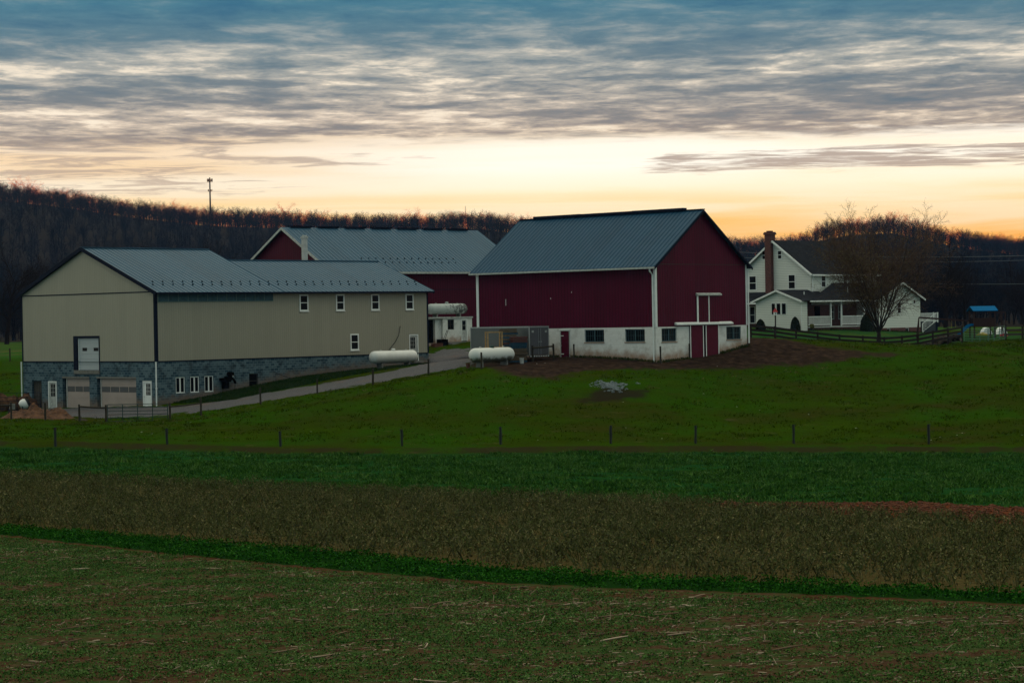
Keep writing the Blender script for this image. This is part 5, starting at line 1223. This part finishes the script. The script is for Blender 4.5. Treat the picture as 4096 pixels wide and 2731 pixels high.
def blades(name, x, y, r_, h0, h1_, w0, w1, lean, m, per=3, spread=.06, hs=None):
    n = len(x); X = np.repeat(x, per)+r_.normal(0, spread, n*per); Y = np.repeat(y, per)+r_.normal(0, spread, n*per)
    Z = np.repeat(height(x, y), per)-.02; N = n*per; hh = r_.uniform(h0, h1_, N)*(1 if hs is None else np.repeat(hs, per)); ww = r_.uniform(w0, w1, N); a = r_.uniform(0, 6.283, N); l = np.abs(r_.normal(0, lean, N)); la = r_.uniform(0, 6.283, N)
    ux, uy = np.cos(a)*ww/2, np.sin(a)*ww/2; lx, ly = np.cos(la)*l*hh, np.sin(la)*l*hh
    V = np.stack([np.stack([X-ux, Y-uy, Z], 1), np.stack([X+ux, Y+uy, Z], 1), np.stack([X+lx*.4+ux*.8, Y+ly*.4+uy*.8, Z+hh*.6], 1), np.stack([X+lx, Y+ly, Z+hh], 1)], 1).reshape(-1, 3)
    return np_mesh(name, V, np.arange(N*4).reshape(-1, 4), m)
def leaves(name, C_, r_, s0, s1, m, flat=.5, asp=1.):
    n = len(C_); a = r_.normal(0, 1, (n, 3)); b = r_.normal(0, 1, (n, 3)); a[:, 2] *= flat; b[:, 2] *= flat
    a /= np.linalg.norm(a, axis=1)[:, None]; b -= (a*b).sum(1)[:, None]*a; b /= np.linalg.norm(b, axis=1)[:, None]; s = r_.uniform(s0, s1, n)[:, None]
    V = np.stack([C_-a*s*asp, C_+b*s*.6, C_+a*s*asp, C_-b*s*.6], 1).reshape(-1, 3)
    return np_mesh(name, V, np.arange(n*4).reshape(-1, 4), m)
# winter wheat strip
wheatm = island('wheat_blades', [(0, (.008,.030,.004)), (.45, (.024,.082,.010)), (.8, (.065,.14,.026)), (1, (.12,.19,.06))], patch=.5)
x, y, r_ = scatter_xy(200000, 70, 140, lambda x, y: (y > bnd(x, B3S)+.1+.5*vnoise(x, y, .9, 71)) & (y < bnd(x, B4)+.6*vnoise(x, y, .8, 72)), 1)
k = vnoise(x*.4, y*1.2, 1.6, 3)+vnoise(x, y, .7, 4)*.6 > -.38; x, y = x[k], y[k]
o = blades('wheat_strip', x, y, r_, .05, .16, .035, .07, .7, wheatm, 3, .10, hs=np.clip(1+1.3*vnoise(x*.35, y, 1.1, 61)+.7*vnoise(x, y*1.3, .5, 62), .25, 2.2)); tag(o, 'strip of young dark green winter wheat', 'wheat', kind='stuff')
# brown cover crop
browns = island('cover_crop_leaves', [(0, (.018,.018,.007)), (.3, (.058,.058,.022)), (.55, (.058,.076,.023)), (.75, (.112,.107,.045)), (.92, (.175,.15,.070)), (1, (.26,.22,.10))])
x, y, r_ = scatter_xy(42000, 44, 125, lambda x, y: (y > bnd(x, B2)+.2+.8*vnoise(x, y, .7, 73)) & (y < bnd(x, B3)+.9*vnoise(x, y, .9, 74)), 5)
n_ = len(x); per = 19; hh = r_.uniform(.28, .52, n_)*(1+.35*vnoise(x, y, 1.5, 9)); X = np.repeat(x, per); Y = np.repeat(y, per); Hh = np.repeat(hh, per); u = r_.random(n_*per)**.7
th = r_.uniform(0, 6.28, n_*per); rad = .16*np.sqrt(r_.random(n_*per)); Z = np.repeat(height(x, y), per)+u*Hh
o = leaves('cover_crop', np.stack([X+rad*np.cos(th), Y+rad*np.sin(th), Z], 1), r_, .015, .042, browns, 1.0, 1.4); tag(o, 'wide strip of tall brown and olive cover crop', 'crop', kind='stuff')
o = blades('cover_crop_stems', x, y, r_, .3, .54, .008, .016, .4, browns, 2, .1); tag(o, 'brown stems in the cover crop strip', 'crop', kind='stuff')
# green weed margin
weedm = island('weed_leaves', [(0, (.004,.018,.002)), (.5, (.011,.062,.005)), (.85, (.026,.11,.012)), (1, (.07,.15,.03))])
x, y, r_ = scatter_xy(165000, 36, 95, lambda x, y: (y > bnd(x, B1)+.45+1.0*vnoise(x, y, .8, 75)) & (y < bnd(x, B2)+.1+.8*vnoise(x, y, .6, 76)), 6)
k = vnoise(x, y, .8, 13) > -.4; x, y = x[k], y[k]
n_ = len(x); per = 6; X = np.repeat(x, per)+r_.normal(0, .07, n_*per); Y = np.repeat(y, per)+r_.normal(0, .07, n_*per); Z = np.repeat(height(x, y), per)+r_.random(n_*per)*(.14+.10*np.repeat(vnoise(x, y, .8, 13), per))+.01
o = leaves('weed_margin', np.stack([X, Y, Z], 1), r_, .018, .045, weedm, .8); tag(o, 'bright green weedy margin along the cover crop', 'weeds', kind='stuff')
# foreground weeds and maize stubble
fgm = island('young_weed_leaves', [(0, (.018,.044,.009)), (.5, (.042,.098,.021)), (.85, (.086,.155,.043)), (1, (.19,.24,.10))])
x, y, r_ = scatter_xy(300000, 28, 82, lambda x, y: (y < bnd(x, B1)-.5), 7, dens=lambda x, y: np.clip(.72+1.0*vnoise(x*.5, y*1.3, 1.6, 21)+.9*vnoise(x, y, .40, 22), .04, 1))
n_ = len(x); per = 5; X = np.repeat(x, per)+r_.normal(0, .035, n_*per); Y = np.repeat(y, per)+r_.normal(0, .035, n_*per); Z = np.repeat(height(x, y), per)+.012+r_.random(n_*per)*.05
o = leaves('stubble_weeds', np.stack([X, Y, Z], 1), r_, .012, .030, fgm, .6); tag(o, 'low green weeds growing through the maize stubble field', 'weeds', kind='stuff')
# maize stalks and husks lying flat
strawm = island('maize_straw', [(0, (.06,.036,.023)), (.35, (.14,.095,.062)), (.7, (.27,.20,.14)), (1, (.48,.38,.28))], .85)
x, y, r_ = scatter_xy(82000, 28, 82, lambda x, y: (y < bnd(x, B1)-.7), 8, dens=lambda x, y: np.clip(.50+1.2*vnoise(x*.3, y*1.5, 1.2, 31)+.7*vnoise(x, y, .5, 33)+.02*x, .05, 1))
n_ = len(x); Ls = np.where(r_.random(n_) < .016, r_.uniform(.3, .75, n_), .03+.20*r_.random(n_)**2); ww = np.where(Ls > .45, r_.uniform(.012, .020, n_), r_.uniform(.004, .014, n_)); a = r_.normal(0, .95, n_)
up = np.where((r_.random(n_) < .09) & (Ls < .3), r_.uniform(.3, 1.2, n_), r_.normal(0, .05, n_)); z = height(x, y)+ww*.6+.012
V = []; dx, dy, dz = np.cos(a)*np.cos(up)*Ls/2, np.sin(a)*np.cos(up)*Ls/2, np.sin(np.abs(up))*Ls/2; z = z+dz
bend = r_.normal(0, .06, n_)*Ls
C_ = np.stack([x, y, z], 1); Dv = np.stack([dx, dy, dz], 1); Nn = np.stack([-np.sin(a), np.cos(a), 0*a], 1); U = np.array([0, 0, 1.])
rings = []
for k, f in enumerate((-1, -.3, .35, 1)):
    cc = C_+Dv*f+Nn*(bend*(1-f*f))[:, None]; w_ = ww[:, None]*(1.0 if k < 3 else .6)
    rings.append(np.stack([cc+Nn*w_, cc+U*w_*.9, cc-Nn*w_, cc-U*w_*.9], 1))
V = np.stack(rings, 1).reshape(n_, 16, 3); f = []
for k in range(3):
    for q in range(4): f.append((k*4+q, k*4+(q+1) % 4, (k+1)*4+(q+1) % 4, (k+1)*4+q))
f.append((3, 2, 1, 0)); f.append((12, 13, 14, 15))
F = (np.arange(n_)[:, None, None]*16+np.array(f)[None]).reshape(-1, 4)
o = np_mesh('maize_stalks', V.reshape(-1, 3), F, strawm); tag(o, 'pale broken maize stalks littering the foreground field', 'stalks', kind='stuff')
# clods of red soil
m = MB(); rr = random.Random(3)
for i in range(900):
    y = math.sqrt(rr.uniform(28**2, 75**2)); x = rr.uniform(-1, 1)*(.25*y+2)
    if y > bnd(x, B1): continue
    s = rr.uniform(.012, .045); m.blob((x, y, h1(x, y)+s*.2), (s*1.4, s*1.2, s*.8), i, .4, 3, 5)
o = m.build('soil_clods', M['soilclod'] if 'soilclod' in M else simple('red_soil', (.07,.03,.018), 1, .4, 9), uv=False); tag(o, 'small clods of red soil in the stubble field', 'soil', kind='stuff')
m = MB(); rr = random.Random(5)
x, y, r_ = scatter_xy(26000, 70, 92, lambda x, y: (y > bnd(x, B3)-.1) & (y < bnd(x, B3S)+.1), 12)
z = height(x, y)
for a, b, c_ in zip(x[:2500].tolist(), y[:2500].tolist(), z[:2500].tolist()):
    s = rr.uniform(.03, .10); m.blob((a, b, c_), (s*1.5, s, s*.9), int(a*99) % 99, .4, 3, 5)
o = m.build('ploughed_clods', simple('ploughed_soil', (.12,.04,.018), 1, .4, 5), uv=False); tag(o, 'red clods on the ploughed strip beside the wheat', 'soil', kind='stuff')
# pasture tussocks
pm = island('pasture_grass', [(0, (.012,.024,.001)), (.5, (.026,.046,.0015)), (.85, (.044,.064,.004)), (1, (.10,.09,.03))])
cond = lambda x, y: (y > bnd(x, B4)+.1) & (polydist(x, y, MUD) < -.3) & (polydist(x, y, YARD) < -.1) & ~((y > 176) & (x > -45) & (x < 20)) & ~((x > 4) & (x < 9) & (y > 150) & (y < 158))
x, y, r_ = scatter_xy(165000, 125, 215, cond, 14, dens=lambda x, y: np.clip(.35+.8*vnoise(x, y*1.4, 3, 41)+.5*vnoise(x, y, .9, 42), .05, 1))
o = blades('pasture_grass', x, y, r_, .04, .13, .03, .07, .7, pm, 3, .10, hs=np.clip(1+1.2*vnoise(x, y, 1.1, 81), .4, 2.0)); tag(o, 'short grazed grass of the pasture', 'grass', kind='stuff')
dm = island('dry_grass', [(0, (.05,.035,.016)), (.5, (.11,.08,.04)), (1, (.18,.13,.07))])
x, y, r_ = scatter_xy(60000, 120, 200, lambda x, y: cond(x, y), 15, dens=lambda x, y: (((vnoise(x, y*1.7, 1.8, 51) > .36) & ((y < bnd(x, B4)+6) | (y > 160)))*.6+(np.abs(y-bnd(x, B4)-.8) < .5)*.25+(np.hypot(x-17.3, y-134.8) < .6)*.9))
o = blades('dry_grass', x, y, r_, .05, .16, .03, .06, .8, dm, 3, .08); tag(o, 'tufts of dry straw-coloured grass along the pasture edge', 'grass', kind='stuff')
# rank grass along the foot of the walls
def along(root, yaw, segs, n, seed):
    r_ = np.random.default_rng(seed); X = []; Y = []
    for (a0, b0), (a1, b1) in segs:
        L = math.hypot(a1-a0, b1-b0); k = int(n*L); t_ = r_.random(k); a = a0+(a1-a0)*t_-np.abs(r_.normal(0, .18, k))*abs(b1-b0)/L; b = b0+(b1-b0)*t_-np.abs(r_.normal(0, .18, k))*abs(a1-a0)/L
        X.append(root[0]+a*math.cos(yaw)-b*math.sin(yaw)); Y.append(root[1]+a*math.sin(yaw)+b*math.cos(yaw))
    return np.concatenate(X), np.concatenate(Y), r_
wgm = island('wall_grass_blades', [(0, (.012,.026,.006)), (.5, (.026,.05,.010)), (.85, (.07,.06,.025)), (1, (.13,.10,.05))])
parts = [along((10.676, 166.7), .821, [((0, 0), (3.8, 0)), ((7.6, 0), (11.1, 0)), ((0, 0), (0, 8.4)), ((0, 9.6), (0, 10.6))], 55, 1), along((-27.955, 176.5), .815, [((6, 0), (27, 0))], 60, 2), along((31.6, 237), .78, [((-5, -2.47), (-5, 3.4)), ((-3.8, -2.6), (7.5, -2.6)), ((8, -2.95), (15.5, -2.95))], 40, 3)]
x = np.concatenate([p[0] for p in parts]); y = np.concatenate([p[1] for p in parts])
o = blades('wall_grass', x, y, parts[0][2], .06, .26, .02, .05, .5, wgm, 3, .06); tag(o, 'rank grass growing along the foot of the farm walls', 'grass', kind='stuff')
# grass bank at the foot of the tan building
tfx = lambda a, b: (T.location.x+a*math.cos(.815)-b*math.sin(.815), T.location.y+a*math.sin(.815)+b*math.cos(.815))
r_ = np.random.default_rng(19); a = r_.uniform(1.5, 29, 26000); b = -r_.uniform(.05, 7, 26000); x = tfx(a, b)[0]; y = tfx(a, b)[1]; k = (polydist(x, y, YARD) < -.15); k &= y > 171; x, y = x[k], y[k]
o = blades('bank_grass', x, y, r_, .06, .2, .04, .08, .6, island('bank_grass_blades', [(0, (.008,.022,.006)), (.6, (.018,.045,.010)), (1, (.05,.05,.02))]), 2, .1); tag(o, 'rough dark grass on the bank below the tan building', 'grass', kind='stuff')

# ================================================================== SKY (procedural, by direction only)
w = bpy.data.worlds.new('World'); scn.world = w; w.use_nodes = True; w.node_tree.nodes.clear()
t = NT(w.node_tree)
tc_ = t.new('ShaderNodeTexCoord'); G = tc_.outputs['Generated']; sp = t.new('ShaderNodeSeparateXYZ'); t.set(sp.inputs[0], G)
X, Y, Z = sp.outputs
zc = t.math('MAXIMUM', Z, .012)
cb = t.new('ShaderNodeCombineXYZ'); t.set(cb.inputs[0], t.math('DIVIDE', X, zc)); t.set(cb.inputs[1], t.math('DIVIDE', Y, zc)); cb.inputs[2].default_value = 0
P = cb.outputs[0]
# cloud deck seen in perspective: fine mackerel ripples grouped in larger patches
n1 = t.noise(t.vmap(P, (1.9, 1.35, 1), (3.1, 1.7, 0), (0, 0, R(9))), 1.5, 6, .60, .35)
n1b = t.noise(t.vmap(P, (4.2, 2.7, 1), (7.1, 4.7, 0), (0, 0, R(-12))), 1.3, 5, .66, .3)
n2 = t.noise(t.vmap(P, (.55, .75, 1), (9, 4, 0)), 1.1, 4, .5, .6)
n3 = t.noise(t.vmap(P, (1.3, 1.5, 1), (2, 8, 0), (0, 0, R(-8))), 1.6, 6, .6, .7)
az = t.math('DIVIDE', X, t.math('MAXIMUM', Y, .05))
base = t.ramp(t.math('MULTIPLY', Z, 5.0), [(.36, (.38,.30,.245)), (.43, (.25,.24,.235)), (.51, (.165,.205,.235)), (.60, (.115,.195,.25)), (.70, (.058,.185,.27)), (.80, (.040,.185,.285)), (1, (.055,.21,.32))])
hi = t.ramp(t.math('MULTIPLY', Z, 5.0), [(.36, (1.02,.80,.55)), (.45, (.92,.74,.56)), (.55, (.62,.57,.48)), (.63, (.47,.47,.43)), (.72, (.26,.36,.38)), (1, (.17,.32,.40))])
lum = t.math('ADD', t.math('MULTIPLY', n1, .50), t.math('ADD', t.math('MULTIPLY', n1b, .34), t.math('ADD', t.math('MULTIPLY', n2, .38), t.math('MULTIPLY', n3, .16))))
gb = lambda c, w: t.step(t.math('ABSOLUTE', t.math('SUBTRACT', Z, c)), w, 0.)
lum = t.math('ADD', lum, t.math('MULTIPLY', gb(.112, .016), .045)); lum = t.math('ADD', lum, t.math('MULTIPLY', gb(.089, .012), .035))
lum = t.math('SUBTRACT', lum, t.math('MULTIPLY', t.math('MULTIPLY', gb(.088, .022), t.step(az, .06, .20)), .06))
lum = t.math('SUBTRACT', lum, t.math('MULTIPLY', t.math('MULTIPLY', t.step(Z, .116, .138), .07), 1.0))
hl = t.step(lum, .62, .86); glow = t.step(lum, .76, .88)
dk = t.step(lum, .46, .66)
deck = t.mix(dk, t.mix(1, base, (.66,.80,.90), 'MULTIPLY'), t.mix(1, base, (1.22,1.12,1.04), 'MULTIPLY'))
deck = t.mix(t.math('MULTIPLY', hl, .92), deck, hi)
deck = t.mix(t.math('MULTIPLY', glow, t.step(Z, .135, .10)), deck, (1.05,.90,.70))
# clear band under the deck
low = t.ramp(t.math('MULTIPLY', Z, 10.0), [(.0, (.97,.28,.02)), (.28, (1.0,.36,.03)), (.36, (1.0,.50,.09)), (.43, (1.0,.60,.19)), (.50, (1.02,.75,.38)), (.58, (1.07,.93,.66)), (.67, (1.10,1.03,.90)), (.80, (1.08,.98,.84)), (1.0, (1.0,.9,.75))])
lowL = t.ramp(t.math('MULTIPLY', Z, 10.0), [(.0, (.90,.42,.12)), (.42, (1.0,.60,.22)), (.52, (1.0,.70,.33)), (.60, (.95,.74,.50)), (.80, (.95,.75,.54)), (1.0, (.9,.72,.52))])
low = t.mix(t.step(az, .02, -.17), low, lowL)
bands = t.noise(t.vmap(G, (2.4, 2.4, 46)), 1.5, 5, .55, .4)
low = t.mix(t.math('MULTIPLY', t.step(bands, .44, .66), .55), low, t.mix(1, low, (.98,.84,.62), 'MULTIPLY'))
low = t.mix(t.math('MULTIPLY', t.step(bands, .52, .34), t.math('MULTIPLY', t.step(Z, .022, .035), .45)), low, (1.05,.95,.76))
# thin streaks in the clear band: one long bank on the right, ripples on the left
s1 = t.noise(t.vmap(P, (.9, 1.5, 1), (5, 2, 0), (0, 0, R(5))), 1.7, 7, .6, .8)
s2 = t.noise(t.vmap(P, (1.5, 1.5, 1), (8, 3, 0), (0, 0, R(-6))), 1.25, 7, .62, .8)
wr = t.math('MULTIPLY', t.step(t.math('ABSOLUTE', t.math('SUBTRACT', Z, t.math('ADD', .0675, t.math('MULTIPLY', az, .004)))), .0100, .002), t.step(az, .02, .08))
wl = t.math('MULTIPLY', t.step(Z, .048, .060), t.step(az, -.055, -.14))
wm = t.math('MULTIPLY', t.step(t.math('ABSOLUTE', t.math('SUBTRACT', Z, .0715)), .0065, .001), t.step(t.math('ABSOLUTE', t.math('ADD', az, .12)), .12, .05))
skr = t.step(t.math('ADD', t.math('ADD', t.math('MULTIPLY', s1, .6), t.math('MULTIPLY', s2, .4)), t.math('MULTIPLY', t.math('SUBTRACT', wr, 1.0), .34)), .39, .54)
skl = t.math('MULTIPLY', t.step(t.math('ADD', s2, t.math('MULTIPLY', t.math('SUBTRACT', t.math('MAXIMUM', wl, wm), 1.0), .3)), .43, .62), .8)
sk = t.math('MAXIMUM', skr, skl)
low = t.mix(t.math('MULTIPLY', sk, .88), low, t.ramp(t.math('MULTIPLY', Z, 10.0), [(.5, (.60,.42,.29)), (.66, (.44,.32,.25)), (.8, (.38,.30,.26))]))
# ragged lower edge of the deck
edge_n = t.math('ADD', t.math('MULTIPLY', t.math('SUBTRACT', s2, .5), .011), t.math('MULTIPLY', t.math('SUBTRACT', t.noise(t.vmap(P, (.4, .5, 1), (1, 6, 0)), 1.0, 3, .5), .5), .012))
zz = t.math('ADD', Z, edge_n)
dm_ = t.math('MULTIPLY', t.step(zz, .0765, .0825), t.step(t.math('ADD', lum, t.math('MULTIPLY', t.step(zz, .078, .096), -.5)), .90, .62))
front = t.mix(dm_, low, deck)
# unseen rest of the dome: dusk sky mixed into tones set to light the farm
sky = t.new('ShaderNodeTexSky', sky_type='NISHITA', sun_disc=False); sky.sun_elevation = R(2.5); sky.sun_rotation = R(10); sky.air_density = 1.2; sky.dust_density = 1.5; sky.ozone_density = 2.5
nish = t.mix(1, sky.outputs[0], (.10,.10,.10), 'MULTIPLY')
upper = t.mix(.10, (1.24,1.22,.97), nish)
upper = t.mix(t.math('MULTIPLY', t.step(t.noise(P, .8, 5, .6), .4, .65), .3), upper, (1.3,1.28,1.05))
upper = t.mix(t.math('MULTIPLY', t.step(Y, .25, -.35), t.step(Z, .95, .45)), upper, (.255,.375,.39))
front = t.mix(t.step(Z, .17, .42), front, upper)
allsky = t.mix(t.step(Y, .70, .15), front, upper)
lowb = t.step(t.math('MULTIPLY', Z, 1.0), .082, .074)
allsky = t.mix(t.math('MULTIPLY', lowb, t.step(Y, .5, .8)), allsky, t.mix(1, allsky, (1.10,1.10,1.08), 'MULTIPLY'))
bg = t.new('ShaderNodeBackground'); t.set(bg.inputs[0], allsky); bg.inputs[1].default_value = 1.0
ow = t.new('ShaderNodeOutputWorld'); t.l.new(bg.outputs[0], ow.inputs[0])

# the sun has just gone behind the cloud bank over the ridge
sd = bpy.data.lights.new('sun', 'SUN'); sd.energy = 5.; sd.angle = R(1.5); sd.color = (1, .46, .12); so = bpy.data.objects.new('sun', sd); COL.objects.link(so)
so.rotation_euler = Vector((math.sin(R(8))*-1, -math.cos(R(8)), -math.tan(R(2.0)))).to_track_quat('-Z', 'Y').to_euler()

# ================================================================== HAZE
HAZE = 4.2e-5
if HAZE:
    m = MB(); m.box(-1400, 1400, -80, 2750, -20, 175); hz = m.build('haze', None, uv=False)
    hm = bpy.data.materials.new('haze'); hm.use_nodes = True; nt = hm.node_tree; nt.nodes.clear(); oo = nt.nodes.new('ShaderNodeOutputMaterial'); pv = nt.nodes.new('ShaderNodeVolumePrincipled')
    pv.inputs['Color'].default_value = (.28,.50,1,1); pv.inputs['Density'].default_value = HAZE; pv.inputs['Anisotropy'].default_value = .0; nt.links.new(pv.outputs[0], oo.inputs['Volume'])
    hz.data.materials.append(hm); tag(hz, 'thin blue evening haze over the farm and hills', 'haze', kind='stuff')

# ================================================================== CAMERA
cam = bpy.data.cameras.new('camera'); co = bpy.data.objects.new('camera', cam); COL.objects.link(co); scn.camera = co
cam.sensor_width = 36; cam.lens = 9000/4096*36; cam.clip_start = .5; cam.clip_end = 8000
pt, rl = -.00976, .01783
Zv = Vector((0, -math.sin(pt), math.cos(pt))); Yv = Vector((0, math.cos(pt), math.sin(pt))); Xv = Vector((1, 0, 0))
Rt = Xv*math.cos(rl)-Zv*math.sin(rl); Up = Xv*math.sin(rl)+Zv*math.cos(rl)
co.matrix_world = Matrix(((Rt.x, Up.x, -Yv.x, 0), (Rt.y, Up.y, -Yv.y, 0), (Rt.z, Up.z, -Yv.z, 0), (0, 0, 0, 1)))

scn.view_settings.view_transform = 'Standard'; scn.view_settings.look = 'None'; scn.view_settings.exposure = 0; scn.view_settings.gamma = 1
scn.cycles.max_bounces = 4; scn.cycles.diffuse_bounces = 2; scn.cycles.glossy_bounces = 2; scn.cycles.volume_bounces = 0; scn.cycles.transparent_max_bounces = 8
scn.cycles.use_denoising = True
